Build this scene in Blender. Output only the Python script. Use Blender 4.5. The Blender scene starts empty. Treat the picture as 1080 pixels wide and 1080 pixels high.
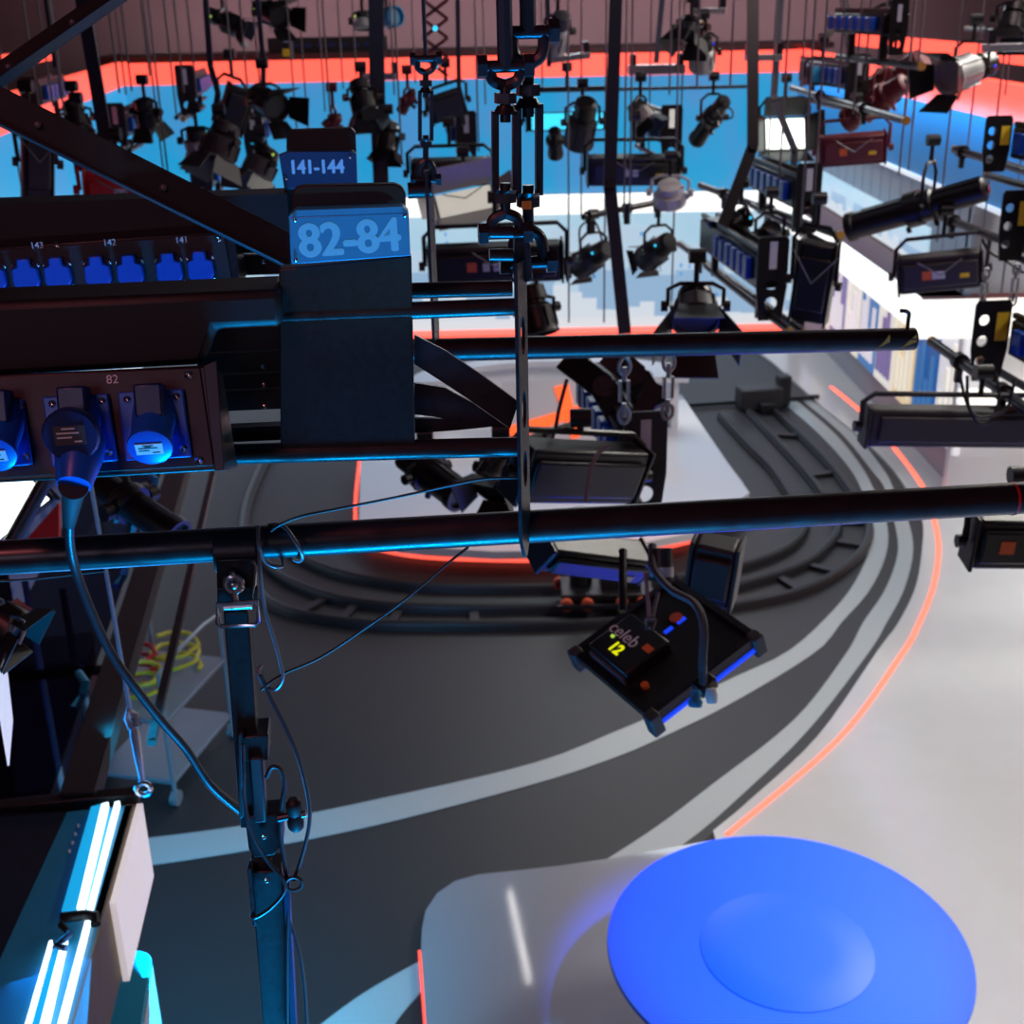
import bpy, bmesh, math, random
from mathutils import Vector as V, Matrix as M
random.seed(7)
sc = bpy.context.scene
COL = sc.collection
PI = math.pi
# ------------------------------------------------------------------ camera
FPX = 1335.0; PITCH = math.radians(22); ROLL = math.radians(1.2); EYE = V((0, 0, 5))
fw = V((0, math.cos(PITCH), -math.sin(PITCH)))
r0 = V((1, 0, 0)); u0 = V((0, math.sin(PITCH), math.cos(PITCH)))
cr = r0*math.cos(ROLL) - u0*math.sin(ROLL)
cu = u0*math.cos(ROLL) + r0*math.sin(ROLL)
cam = bpy.data.cameras.new('camera'); co = bpy.data.objects.new('camera', cam); COL.objects.link(co)
co.matrix_world = M(((cr.x, cu.x, -fw.x, 0), (cr.y, cu.y, -fw.y, 0), (cr.z, cu.z, -fw.z, 5), (0, 0, 0, 1)))
cam.sensor_width = 36; cam.lens = 36*FPX/1080; cam.clip_start = .05
cam.dof.use_dof = True; cam.dof.focus_distance = 1.62; cam.dof.aperture_fstop = 9.0
sc.camera = co
def ray(x, y): return fw + cr*((x-540)/FPX) - cu*((y-540)/FPX)
def P(x, y, d): return EYE + ray(x, y)*d                       # a point seen at x, y at depth d
def G(x, y, z=0.0):
    v = ray(x, y); return EYE + v*((z-5)/v.z)                  # a point at height z
def onp(x, y, p, n):
    v = ray(x, y); return EYE + v*((p-EYE).dot(n)/v.dot(n))    # a point on a plane
UA = G(0, 588, 4.32); UB = G(1080, 525, 4.32)
U = (UB-UA).normalized(); Z = V((0, 0, 1)); W = Z.cross(U)
def pl(x, y, off=0.0): return onp(x, y, UA + W*off, W)          # a point on the upright plane of the near hoist
# ------------------------------------------------------------------ materials
def lin(c):
    return tuple((v/12.92 if v <= .04045 else ((v+.055)/1.055)**2.4) for v in [k/255 for k in c]) + (1,)
MATS = {}
def mat(name, col, rough=.5, metal=0.0, noise=0.0, nscale=40, emit=None, es=1.0, spec=.5, bump=0.0):
    m = bpy.data.materials.new(name); m.use_nodes = True; nt = m.node_tree; b = nt.nodes['Principled BSDF']
    c = lin(col); b.inputs['Base Color'].default_value = c; b.inputs['Roughness'].default_value = rough
    b.inputs['Metallic'].default_value = metal; b.inputs['Specular IOR Level'].default_value = spec
    if noise or bump:
        tc = nt.nodes.new('ShaderNodeTexCoord'); n = nt.nodes.new('ShaderNodeTexNoise')
        n.inputs['Scale'].default_value = nscale; n.inputs['Detail'].default_value = 5
        nt.links.new(tc.outputs['Object'], n.inputs['Vector'])
        if noise:
            r = nt.nodes.new('ShaderNodeMapRange'); r.inputs['To Min'].default_value = max(0, rough-noise); r.inputs['To Max'].default_value = min(1, rough+noise)
            nt.links.new(n.outputs['Fac'], r.inputs['Value']); nt.links.new(r.outputs[0], b.inputs['Roughness'])
            mx = nt.nodes.new('ShaderNodeMix'); mx.data_type = 'RGBA'
            mx.inputs[6].default_value = tuple(k*(1-noise) for k in c[:3])+(1,); mx.inputs[7].default_value = tuple(min(1, k*(1+noise)) for k in c[:3])+(1,)
            nt.links.new(n.outputs['Fac'], mx.inputs[0]); nt.links.new(mx.outputs[2], b.inputs['Base Color'])
        if bump:
            bp = nt.nodes.new('ShaderNodeBump'); bp.inputs['Strength'].default_value = bump
            nt.links.new(n.outputs['Fac'], bp.inputs['Height']); nt.links.new(bp.outputs[0], b.inputs['Normal'])
    if emit:
        b.inputs['Emission Color'].default_value = lin(emit); b.inputs['Emission Strength'].default_value = es
    MATS[name] = m; return m
mat('black_metal', (21, 19, 21), .38, .0, .08, 120)
mat('black_paint', (17, 16, 18), .55, 0, .06, 120)
mat('black_pipe', (36, 32, 35), .36, .2, .2, 30)
mat('dark_panel', (42, 36, 41), .5, 0, .08, 120)
mat('dark_steel', (58, 56, 62), .35, .7, .2, 50)
mat('grey_housing', (66, 66, 70), .5, .2, .15, 60)
mat('light_housing', (165, 165, 165), .45, .2, .15, 60)
mat('aluminium', (180, 180, 185), .35, .8, .15, 60)
mat('chrome', (200, 200, 205), .18, 1, .1, 60)
mat('rope_steel', (120, 118, 125), .4, .6)
mat('rope_dark', (30, 30, 36), .5)
mat('rubber', (22, 22, 24), .6)
mat('cable_sheath', (45, 45, 52), .35)
mat('blue_plastic', (22, 84, 190), .32, 0, .08, 60)
mat('dark_blue_plastic', (18, 40, 92), .35, 0, .08, 60)
mat('sign_blue', (38, 138, 182), .45, 0, .06, 60)
mat('sign_dark_blue', (12, 62, 98), .45, 0, .06, 60)
mat('sign_letter', (105, 205, 235), .5)
mat('sign_letter_bright', (170, 225, 250), .5)
mat('white_print', (225, 225, 230), .5)
mat('white_plastic', (215, 215, 215), .4)
mat('label_white', (200, 205, 215), .5)
mat('yellow_label', (225, 190, 40), .5)
mat('yellow_paint', (190, 140, 60), .45)
mat('orange', (230, 105, 40), .5)
mat('orange_wheel', (205, 90, 60), .45)
mat('red_paint', (175, 22, 30), .5)  # also carries the red light on the box lamp at left
mat('red_tape', (190, 30, 40), .5)
mat('yellow_cable', (205, 180, 50), .5)
mat('navy_strap', (30, 38, 58), .45, .2, .15, 50)
mat('red_housing', (92, 22, 34), .5, .1, .2, 60)  # on the red-lit lamps the red light is put into this colour
mat('trolley_grey', (140, 145, 155), .4, .3)
mat('wood_panel', (120, 105, 85), .6, 0, .3, 12)
mat('led_red', (255, 60, 50), emit=(255, 92, 74), es=1.5)
mat('led_line', (255, 90, 70), emit=(255, 96, 72), es=2.2)
mat('led_white', (255, 255, 255), emit=(245, 255, 246), es=2.5)
mat('led_cyan', (60, 140, 190), emit=(0, 160, 222), es=1.0)
mat('led_cyan_white', (220, 245, 255), emit=(225, 248, 255), es=2.2)
mat('header_white', (250, 248, 240), emit=(250, 247, 238), es=.95)
mat('indicator_green', (200, 255, 90), emit=(190, 240, 90), es=.7)
mat('indicator_blue', (30, 70, 255), emit=(20, 70, 255), es=.8)
mat('indicator_cyan', (60, 220, 255), emit=(60, 215, 255), es=1.2)
mat('display_yellow', (240, 240, 20), emit=(225, 232, 10), es=1.0)
mat('logo_orange', (255, 95, 40), emit=(255, 100, 45), es=1.0)
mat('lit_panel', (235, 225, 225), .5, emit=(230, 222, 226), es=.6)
mat('soft_white', (225, 225, 215), .5, emit=(225, 225, 210), es=.55)
mat('wall_mauve', (135, 118, 126), .8, 0, .08, 2)
mat('ceiling_dark', (20, 20, 22), .9)
mat('set_black', (28, 22, 26), .6)
mat('set_grey', (150, 155, 165), .5, 0, .05, 3)
mat('set_white', (225, 226, 230), .35, 0, .03, 3)
mat('maroon', (95, 45, 50), .5)
mat('floor_grey', (45, 43, 46), .5, 0, .1, 60)
mat('floor_white', (205, 205, 206), .16, 0, .04, 4)
mat('stripe_white', (175, 182, 184), .45, 0, .05, 30)
mat('band_dark', (52, 52, 54), .5)
mat('rail_dark', (42, 42, 46), .4, .3)
mat('desk_white', (215, 215, 220), .12)
mat('disc_glass', (26, 118, 255), .42)
mat('blue_floor', (30, 90, 170), .3)
def glass_mat(name, tint, a):
    m = bpy.data.materials.new(name); m.use_nodes = True; nt = m.node_tree; nt.nodes.clear()
    o = nt.nodes.new('ShaderNodeOutputMaterial'); t = nt.nodes.new('ShaderNodeBsdfTransparent'); g = nt.nodes.new('ShaderNodeBsdfGlossy'); x = nt.nodes.new('ShaderNodeMixShader')
    t.inputs[0].default_value = lin(tint); g.inputs['Roughness'].default_value = .05; x.inputs[0].default_value = a
    nt.links.new(t.outputs[0], x.inputs[1]); nt.links.new(g.outputs[0], x.inputs[2]); nt.links.new(x.outputs[0], o.inputs[0]); MATS[name] = m
glass_mat('dark_glass', (150, 152, 178), .10)
glass_mat('clear_glass', (225, 232, 236), .10)
def screen_mat(name, kind, es):
    """pictures shown by LED walls: a city skyline under haze, or a cloudy sky"""
    m = bpy.data.materials.new(name); m.use_nodes = True; nt = m.node_tree; N = nt.nodes; L = nt.links; b = N['Principled BSDF']
    b.inputs['Base Color'].default_value = (.02, .03, .04, 1); b.inputs['Roughness'].default_value = .35
    tc = N.new('ShaderNodeTexCoord'); sp = N.new('ShaderNodeSeparateXYZ'); L.new(tc.outputs['UV'], sp.inputs[0])
    def mth(op, a, c):
        n = N.new('ShaderNodeMath'); n.operation = op
        for i, q in enumerate((a, c)):
            if isinstance(q, (int, float)): n.inputs[i].default_value = q
            elif q is not None: L.new(q, n.inputs[i])
        return n.outputs[0]
    def mix(f, a, c):
        n = N.new('ShaderNodeMix'); n.data_type = 'RGBA'; L.new(f, n.inputs[0]) if not isinstance(f, float) else setattr(n.inputs[0], 'default_value', f)
        for i, q in ((6, a), (7, c)):
            if isinstance(q, tuple): n.inputs[i].default_value = q
            else: L.new(q, n.inputs[i])
        return n.outputs[2]
    ns = N.new('ShaderNodeTexNoise'); ns.inputs['Scale'].default_value = 1.2; ns.inputs['Detail'].default_value = 4; L.new(tc.outputs['UV'], ns.inputs['Vector'])
    if kind == 'sky':
        cr_ = N.new('ShaderNodeValToRGB'); e = cr_.color_ramp.elements
        e[0].position = .40; e[0].color = lin((4, 158, 214)); e[1].position = .72; e[1].color = lin((78, 142, 205))
        L.new(ns.outputs['Fac'], cr_.inputs[0]); col = cr_.outputs[0]
    else:
        col = mix(ns.outputs['Fac'], lin((205, 228, 240)), lin((150, 200, 228)))
        for sc_, base, amp, colr, sd in ((1.7, .35, .55, (188, 212, 232), 3.1), (2.6, .15, .55, (150, 184, 216), 8.4), (4.3, .08, .33, (216, 226, 236), 1.7)):
            fl = mth('FLOOR', mth('MULTIPLY', sp.outputs[0], sc_), 0)
            wn = N.new('ShaderNodeTexWhiteNoise'); wn.noise_dimensions = '1D'; L.new(mth('ADD', fl, sd), wn.inputs['W'])
            h = mth('ADD', mth('MULTIPLY', wn.outputs['Value'], amp), base)
            col = mix(mth('LESS_THAN', sp.outputs[1], h), col, lin(colr))
        br = N.new('ShaderNodeTexVoronoi'); br.inputs['Scale'].default_value = 5; L.new(tc.outputs['UV'], br.inputs['Vector'])
        col = mix(mth('LESS_THAN', br.outputs['Distance'], .10), col, lin((40, 150, 235)))
        col = mix(mth('LESS_THAN', sp.outputs[1], .1), col, lin((222, 230, 236)))
    L.new(col, b.inputs['Emission Color']); b.inputs['Emission Strength'].default_value = es; MATS[name] = m
screen_mat('screen_sky', 'sky', .9)
screen_mat('screen_city', 'city', .9)
# ------------------------------------------------------------------ mesh helpers
class MB:
    def __init__(s): s.bm = bmesh.new()
    def face(s, vs):
        try: return s.bm.faces.new(vs)
        except ValueError: return None
    def prism(s, pts, vec):
        a = [s.bm.verts.new(p) for p in pts]; b = [s.bm.verts.new(p+vec) for p in pts]; n = len(a)
        s.face(a[::-1]); s.face(b)
        for i in range(n): s.face([a[i], a[(i+1) % n], b[(i+1) % n], b[i]])
        return s
    def box(s, F, x, y, z):
        (x0, x1), (y0, y1), (z0, z1) = x, y, z
        q = [F @ V(k) for k in ((x0, y0, z0), (x1, y0, z0), (x1, y1, z0), (x0, y1, z0))]
        return s.prism(q, F.to_3x3() @ V((0, 0, z1-z0)))
    def loop(s, c, a, b, r, n): return [s.bm.verts.new(c + a*(r*math.cos(2*PI*i/n)) + b*(r*math.sin(2*PI*i/n))) for i in range(n)]
    def lathe(s, A, B, prof, n=16):
        """prof: (t, r) with t in metres from A towards B"""
        d = (B-A).normalized(); a = d.orthogonal().normalized(); b = d.cross(a); prev = None
        for k, (t, r) in enumerate(prof):
            lp = s.loop(A + d*t, a, b, max(r, 1e-4), n)
            if prev is None: s.face(lp[::-1])
            else:
                for i in range(n): s.face([prev[i], prev[(i+1) % n], lp[(i+1) % n], lp[i]])
            prev = lp
        s.face(prev); return s
    def cyl(s, A, B, r, r2=None, n=12): return s.lathe(A, B, [(0, r), ((B-A).length, r if r2 is None else r2)], n)
    def tube(s, pts, r, n=8, closed=False, flat=None):
        pts = [V(p) for p in pts]; m = len(pts); prev = None; first = None; a = None
        for k in range(m):
            if closed: t = pts[(k+1) % m]-pts[k-1]
            else: t = pts[min(k+1, m-1)]-pts[max(k-1, 0)]
            t.normalize()
            a = t.orthogonal().normalized() if a is None else (a - t*a.dot(t)).normalized()
            b = t.cross(a); lp = s.loop(pts[k], a, b, r, n)
            if prev is None: first = lp; (None if closed else s.face(lp[::-1]))
            else:
                for i in range(n): s.face([prev[i], prev[(i+1) % n], lp[(i+1) % n], lp[i]])
            prev = lp
        if closed:
            for i in range(n): s.face([prev[i], prev[(i+1) % n], first[(i+1) % n], first[i]])
        else: s.face(prev)
        return s
    def bar(s, A, B, w, h, up=None):
        """rectangular bar from A to B, w across, h along up"""
        d = (B-A); up = up or Z; x = d.cross(up).normalized(); y = x.cross(d).normalized()
        q = [A + x*(sx*w/2) + y*(sy*h/2) for sx, sy in ((-1, -1), (1, -1), (1, 1), (-1, 1))]
        return s.prism(q, d)
    def plate(s, F, outer, holes, th):
        """flat plate in F's xy plane with holes, th thick along F's z"""
        es = []
        for lp in [outer]+holes:
            vs = [s.bm.verts.new(F @ V((x, y, 0))) for x, y in lp]
            es += [s.bm.edges.new((vs[i], vs[(i+1) % len(vs)])) for i in range(len(vs))]
        g = bmesh.ops.triangle_fill(s.bm, use_beauty=True, edges=es)
        fs = [f for f in g['geom'] if isinstance(f, bmesh.types.BMFace)]
        r = bmesh.ops.extrude_face_region(s.bm, geom=fs)
        v = F.to_3x3() @ V((0, 0, th))
        bmesh.ops.translate(s.bm, vec=v, verts=[q for q in r['geom'] if isinstance(q, bmesh.types.BMVert)])
        return s
    def ball(s, c, r, n=10):
        return s.lathe(c - Z*r, c + Z*r, [(r-r*math.cos(PI*i/n), r*math.sin(PI*i/n)) for i in range(n+1)], 12)
def ell(cx, cy, rx, ry, n=14): return [(cx+rx*math.cos(2*PI*i/n), cy+ry*math.sin(2*PI*i/n)) for i in range(n)]
def link(name, mb, m, parent=None, bevel=0, uv=None):
    bm = mb.bm
    bmesh.ops.recalc_face_normals(bm, faces=bm.faces)
    me = bpy.data.meshes.new(name)
    off = V((0, 0, 0))
    if parent is not None: off = V(parent['o'])
    else:
        off = sum((v.co for v in bm.verts), V((0, 0, 0)))/len(bm.verts); off.z = min(v.co.z for v in bm.verts)
    for v in bm.verts: v.co -= off
    bm.to_mesh(me); bm.free()
    for p in me.polygons: p.use_smooth = True
    me.set_sharp_from_angle(angle=math.radians(38))
    me.materials.append(MATS[m] if isinstance(m, str) else m)
    o = bpy.data.objects.new(name, me); COL.objects.link(o); o['o'] = tuple(off)
    if parent is not None: o.parent = parent
    else: o.location = off
    if bevel:
        b = o.modifiers.new('bevel', 'BEVEL'); b.width = bevel; b.segments = 2; b.limit_method = 'ANGLE'
    return o
def thing(name, label, cat, loc, group=None):
    o = bpy.data.objects.new(name, None); COL.objects.link(o); o.location = loc; o['o'] = tuple(loc); o.empty_display_size = .05
    o['label'] = label; o['category'] = cat
    if group: o['group'] = group
    return o
def tag(o, label, cat, group=None):
    o['label'] = label; o['category'] = cat
    if group: o['group'] = group
    return o
def struct(name, mb, m, parent=None, bevel=0):
    o = link(name, mb, m, parent, bevel)
    if parent is None: o['kind'] = 'structure'
    return o
def uvplane(o, org, ex, ey):
    """UV in metres along ex, 0..1 along ey"""
    me = o.data; uv = me.uv_layers.new(); off = V(o['o'])
    for l in me.loops:
        p = me.vertices[l.vertex_index].co + off - org
        uv.data[l.index].uv = (p.dot(ex.normalized()), p.dot(ey)/ey.length_squared)
def smooth(pts, k=6):
    pts = [V(p) for p in pts]; out = []
    for i in range(len(pts)-1):
        p0 = pts[max(i-1, 0)]; p1 = pts[i]; p2 = pts[i+1]; p3 = pts[min(i+2, len(pts)-1)]
        for j in range(k):
            t = j/k
            out.append(.5*((2*p1)+(p2-p0)*t+(2*p0-5*p1+4*p2-p3)*t*t+(3*p1-p0-3*p2+p3)*t**3))
    return out+[pts[-1]]
def text(name, body, c, x, y, size, m, parent, bold=0.0, sx=1.0, ex=.0004, heavy=0):
    cu_ = bpy.data.curves.new(name, 'FONT'); cu_.body = body; cu_.size = size; cu_.align_x = 'CENTER'; cu_.align_y = 'CENTER'; cu_.extrude = ex; cu_.offset = bold
    tmp = bpy.data.objects.new(name, cu_); COL.objects.link(tmp)
    dg = bpy.context.evaluated_depsgraph_get(); me = bpy.data.meshes.new_from_object(tmp.evaluated_get(dg))
    bpy.data.objects.remove(tmp)
    if heavy:
        b0 = bmesh.new()
        for k, (dx, dy) in enumerate(((-heavy, 0), (heavy, 0), (0, heavy*.6), (0, -heavy*.6))):
            m2 = me.copy(); m2.transform(M.Translation((dx, dy, -.00003*k+.0001))); b0.from_mesh(m2); bpy.data.meshes.remove(m2)
        b0.to_mesh(me); b0.free()
    x = x.normalized(); y = (y-x*y.dot(x)).normalized(); z = x.cross(y)
    me.transform(M.Scale(sx, 4, V((1, 0, 0)))); R = M((x, y, z)).transposed().to_4x4()
    me.transform(M.Translation(c - V(parent['o'])) @ R)
    me.materials.clear(); me.materials.append(MATS[m])
    o = bpy.data.objects.new(name, me); COL.objects.link(o); o.parent = parent; o['o'] = parent['o']; return o
def frame(c, yaw=0, tilt=0, roll=0):
    return M.Translation(c) @ M.Rotation(math.radians(yaw), 4, 'Z') @ M.Rotation(math.radians(tilt), 4, 'X') @ M.Rotation(math.radians(roll), 4, 'Y')
def axes(c, x, y):
    x = x.normalized(); z = x.cross(y).normalized(); y = z.cross(x)
    return M.Translation(c) @ M((x, y, z)).transposed().to_4x4()

mat('stage_gloss', (150, 152, 160), .05, 0, .03, 4)

mat('pink_tag', (215, 150, 165), .5)
# ------------------------------------------------------------------ the studio shell
I4 = M.Identity(4)
def B(x, y, z): return MB().box(I4, x, y, z)
struct('wall_back', B((-9, 9), (23, 23.2), (0, 8)), 'wall_mauve')
struct('wall_left', B((-9.2, -9), (-3, 23), (0, 8)), 'wall_mauve')
struct('wall_right', B((9, 9.2), (-3, 23), (0, 8)), 'wall_mauve')
struct('wall_front', B((-9, 9), (-3.2, -3), (0, 8)), 'wall_mauve')
struct('ceiling', B((-9.2, 9.2), (-3.2, 23.2), (8, 8.2)), 'ceiling_dark')
floor = struct('floor', B((-9.2, 9.2), (-3.2, 23.2), (-.2, 0)), 'floor_grey')
# painted stripes and the glossy white floor
def gp(pts, z): return [G(x, y, z) for x, y in pts]
def smx(pts, k=5): return [(p.x, p.y) for p in smooth([(x, y, 0) for x, y in pts], k)]
def ribbon(name, left, right, z, h, m, parent=None, n=60):
    a = [G(x, y, z) for x, y in smx(left)]; b = [G(x, y, z) for x, y in smx(right)]
    def resample(q):
        d = [0]
        for i in range(1, len(q)): d.append(d[-1]+(q[i]-q[i-1]).length)
        out = []; j = 0
        for k in range(n):
            t = d[-1]*k/(n-1)
            while j < len(q)-2 and d[j+1] < t: j += 1
            out.append(q[j].lerp(q[j+1], min(1, (t-d[j])/max(1e-6, d[j+1]-d[j]))))
        return out
    a = resample(a); b = resample(b); s = MB(); up = V((0, 0, h))
    va = [[s.bm.verts.new(p) for p in (a[i], b[i], b[i]+up, a[i]+up)] for i in range(n)]
    for i in range(n-1):
        for j in range(4): s.face([va[i][j], va[i+1][j], va[i+1][(j+1) % 4], va[i][(j+1) % 4]])
    s.face(va[0]); s.face(va[-1][::-1])
    return struct(name, s, m, parent)
A_L = [(823, 422), (863, 457), (893, 490), (908, 515), (920, 550), (917, 580), (900, 617), (873, 650), (830, 688), (773, 715), (700, 750), (646, 773), (560, 806), (390, 845), (250, 872), (80, 893)]
A_R = [(837, 420), (880, 457), (907, 490), (921, 515), (935, 550), (935, 583), (917, 623), (887, 657), (860, 688), (773, 741), (700, 777), (646, 800), (560, 828), (390, 872), (250, 899), (80, 924)]
B_L = [(843, 420), (887, 457), (920, 497), (933, 515), (943, 550), (947, 583), (933, 623), (910, 657), (892, 690), (837, 760), (748, 830), (690, 874), (620, 919)]
B_R = [(853, 420), (900, 457), (933, 497), (942, 515), (958, 550), (963, 583), (953, 623), (935, 657), (915, 690), (850, 773), (772, 848), (735, 880), (700, 905)]
D_R = [(868, 432), (907, 463), (935, 490), (955, 517), (972, 550), (972, 583), (965, 623), (947, 660), (925, 690), (862, 780), (790, 848), (752, 880), (735, 893)]
ribbon('floor_stripe', A_L, A_R, .002, .003, 'stripe_white', floor)
ribbon('floor_stripe', B_L, B_R, .002, .003, 'stripe_white', floor)
ribbon('floor_stripe', [(320, 1095), (380, 1050), (446, 1012)], [(400, 1110), (420, 1075), (450, 1040)], .002, .003, 'stripe_white', floor)
ribbon('floor_band', B_R, D_R, .002, .003, 'band_dark', floor)
wf = gp([(752, 880)] + smx(D_R)[::-1][8:] + [(853, 418), (815, 384), (790, 366)], 0) + [V((4.6, 20, 0)), V((9, 20, 0)), V((9, -3, 0)), V((1.2, -3, 0))]
struct('floor_white', MB().prism(wf, V((0, 0, .03))), 'floor_white', None)
plat = gp([(752, 886), (700, 895), (645, 905), (590, 913), (545, 918), (505, 922), (480, 929), (461, 942), (449, 960), (445, 980), (444, 1000), (450, 1090)], .08)
pl_low = plat + [V((plat[-1].x+.1, 2, .08)), V((1.35, 2, .08)), V((1.35, plat[0].y-.1, .08))]
stage = struct('floor_stage', MB().prism([p - V((0, 0, .078)) for p in pl_low], V((0, 0, .078))), 'stage_gloss', None)
ribbon('floor_led_line', [(444, 1004), (446, 1030), (450, 1085)], [(441, 1004), (443, 1030), (447, 1085)], .012, .012, 'led_red', None, 12)
# red light line set into the white floor
RL = [(877, 408), (915, 440), (943, 472), (973, 513), (985, 547), (990, 580), (984, 620), (968, 660), (951, 690), (884, 780), (767, 880)]
ribbon('floor_led_line', [(x-2.2, y) for x, y in RL], [(x+2.2, y+1) for x, y in RL], .031, .012, 'led_line')
# ------------------------------------------------------------------ the round set: back, left and right walls
YB = 20.1
def quad(name, a, b, c, d, th, m, uvp=None, parent=None):
    s = MB().prism([a, b, c, d], th); o = struct(name, s, m, parent)
    if uvp: uvplane(o, a, b-a, d-a)
    return o
bl, brt = -5.78, 4.56
LW = [V((bl, YB, 0)), V((-4.35, 9.0, 0))]                      # left set wall
RW = [V((brt, YB, 0)), V((4.56, 7.5, 0))]
def wallband(name, a, b, z0, z1, m, th, out, uv=None):
    A0 = a + V((0, 0, z0)); B0 = b + V((0, 0, z0)); h = V((0, 0, z1-z0))
    return quad(name, A0, B0, B0+h, A0+h, out*th, m, uv)
dB = V((0, -1, 0)); dL = Z.cross((LW[1]-LW[0]).normalized()); dR = V((-1, 0, 0))
Bk = [V((bl, YB, 0)), V((brt, YB, 0))]
wallband('wall_set_back', Bk[0]+V((-.3, .25, 0)), Bk[1]+V((.3, .25, 0)), 0, 4.3, 'set_black', .2, -dB)
wallband('wall_set_left', LW[0]-dL*.02, LW[1]-dL*.02, 0, 4.0, 'set_black', .2, -dL)
wallband('wall_set_right', RW[0]-dR*.02, RW[1]-dR*.02, 3.13, 4.0, 'set_black', .2, -dR)
wallband('wall_upper_back', *Bk, 2.2, 3.93, 'screen_sky', .1, -dB, True)
wallband('wall_upper_left', *LW, 2.2, 3.95, 'screen_sky', .1, dL, True)
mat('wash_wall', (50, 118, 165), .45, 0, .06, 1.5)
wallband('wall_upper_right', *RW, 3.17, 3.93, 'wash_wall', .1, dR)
wallband('trim_1', Bk[0], Bk[1], 3.93, 4.24, 'led_red', .18, dB)
wallband('trim_2', LW[0], LW[1], 3.95, 4.26, 'led_red', .16, dL)
wallband('trim_3', RW[0], RW[1], 3.93, 4.24, 'led_red', .16, dR)
struct('trim_4', B((bl-.4, brt+.4), (YB+.02, YB+1.4), (4.25, 4.33)), 'set_black')
wallband('trim_5', V((5.2, 19.5, 0)), V((5.35, 9, 0)), 4.3, 4.46, 'led_red', .1, dR)  # glowing strip stands in for red glow reflected above the band
wallband('trim_6', V((-6.9, 20.5, 0)), V((-6.4, 14, 0)), 4.3, 4.46, 'led_red', .1, -dR)  # left corner: reflected red glow, built as a glowing strip
# lower level of the back: white lit header and LED screens with a skyline
wallband('trim_7', Bk[0], Bk[1], 1.92, 2.19, 'header_white', .25, dB)
wallband('wall_screen_back', *Bk, .05, 1.92, 'screen_city', .1, -dB, True)
wallband('trim_8', Bk[0], Bk[1], .0, .07, 'led_red', .35, dB)
wallband('trim_9', LW[0], LW[1], 1.92, 2.19, 'header_white', .25, dL)
wallband('wall_screen_left', *LW, .05, 1.92, 'screen_city', .1, dL, True)
# right side: grey panels, tilted light edge, portal with header and picture panels
wallband('trim_10', RW[0], RW[1], 3.13, 3.17, 'lit_panel', .14, dR)
gw = MB(); yy = 19.9
while yy > 12.5: gw.box(I4, (4.5, 4.56), (yy-.38, yy), (2.2, 3.13)); yy -= .4
xx = 4.5
while xx < 8.9: gw.box(I4, (xx, xx+.38), (12.4, 12.46), (2.22, 3.13)); xx += .4
struct('wall_panels_right', gw, 'set_grey')
wallband('window_1', V((4.5, 19.6, 0)), V((4.5, 13.5, 0)), 2.25, 2.68, 'screen_city', .03, dR, True)
struct('trim_11', B((4.06, 4.56), (12.3, 19.6), (2.17, 2.22)), 'maroon')
struct('trim_12', B((4.02, 4.06), (12.26, 19.6), (1.88, 2.22)), 'header_white')
struct('trim_13', B((4.06, 8.9), (12.2, 12.26), (1.82, 2.2)), 'header_white')
struct('trim_17', B((4.5, 8.9), (12.1, 12.2), (1.0, 1.3)), 'header_white')
struct('trim_14', B((4.06, 8.5), (12.26, 12.6), (2.17, 2.22)), 'maroon')
struct('trim_15', B((4.6, 8.9), (12.5, 12.6), (0, 1.85)), 'set_white')
yy = 19.4; k = 0
cols = [(196, 200, 226), (236, 226, 205), (122, 108, 160), (238, 232, 214), (60, 120, 180), (240, 236, 224), (240, 214, 170), (34, 92, 160), (230, 230, 236)]
for i, c in enumerate(cols):
    mat('poster_%d' % i, c, .4, emit=c, es=.55)
    pn = B((4.62, 4.68), (yy-.72, yy), (.5, 1.75)); o = link('picture_panel', pn, 'poster_%d' % i)
    f = MB(); [f.box(I4, (4.6, 4.62), (yy-.66+.16*j, yy-.56+.16*j), (.62, 1.62-.3*((i+j) % 3))) for j in range(4)]
    link('picture_strip', f, 'poster_%d' % (i-3) if i > 4 else 'lit_panel', o)
    nm = ['pale lilac', 'cream', 'violet', 'off-white', 'steel blue', 'ivory', 'sand coloured', 'deep blue', 'whitish'][i]
    tag(o, '%s lit picture panel in the row below the white header at right' % nm, 'picture panel', 'picture panels under the white header'); yy -= .78
# glossy white ledge that runs along the right wall, with cyan spot
struct('trim_16', B((4.75, 8.9), (12.7, 19.9), (.03, .45)), 'set_grey')
# ------------------------------------------------------------------ curved camera rails
def rail(px, r=.035): return smooth([G(x, y, .05) for x, y in px], 6)
R1 = [(760, 437), (790, 470), (815, 495), (835, 525), (850, 550), (832, 577), (770, 600), (680, 613), (590, 619), (460, 619), (400, 613), (350, 602), (310, 583), (292, 560)]
R2 = [(790, 433), (825, 470), (852, 500), (874, 530), (884, 555), (873, 575), (843, 597), (763, 621), (680, 634), (590, 640), (460, 641), (393, 637), (345, 628), (300, 610), (278, 590), (272, 560)]
R3 = [(817, 433), (860, 473), (890, 507), (908, 535), (917, 556), (907, 583), (873, 610), (830, 627), (763, 640), (680, 652), (590, 658), (460, 659), (393, 658), (342, 652), (300, 642), (275, 625), (258, 590), (258, 540), (272, 500), (288, 470)]
tr = thing('camera_track', 'curved black camera rail track laid in a loop on the grey floor', 'track', G(600, 640, 0))
rails = []
for r in (R1, R2, R3):
    q = rail(r); rails.append(q)
    s = MB(); s.tube(q, .04, 8); s.tube([p-V((0, 0, .03)) for p in q], .05, 6); link('rail', s, 'rail_dark', tr)
q2, q3 = rails[1], rails[2]
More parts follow.
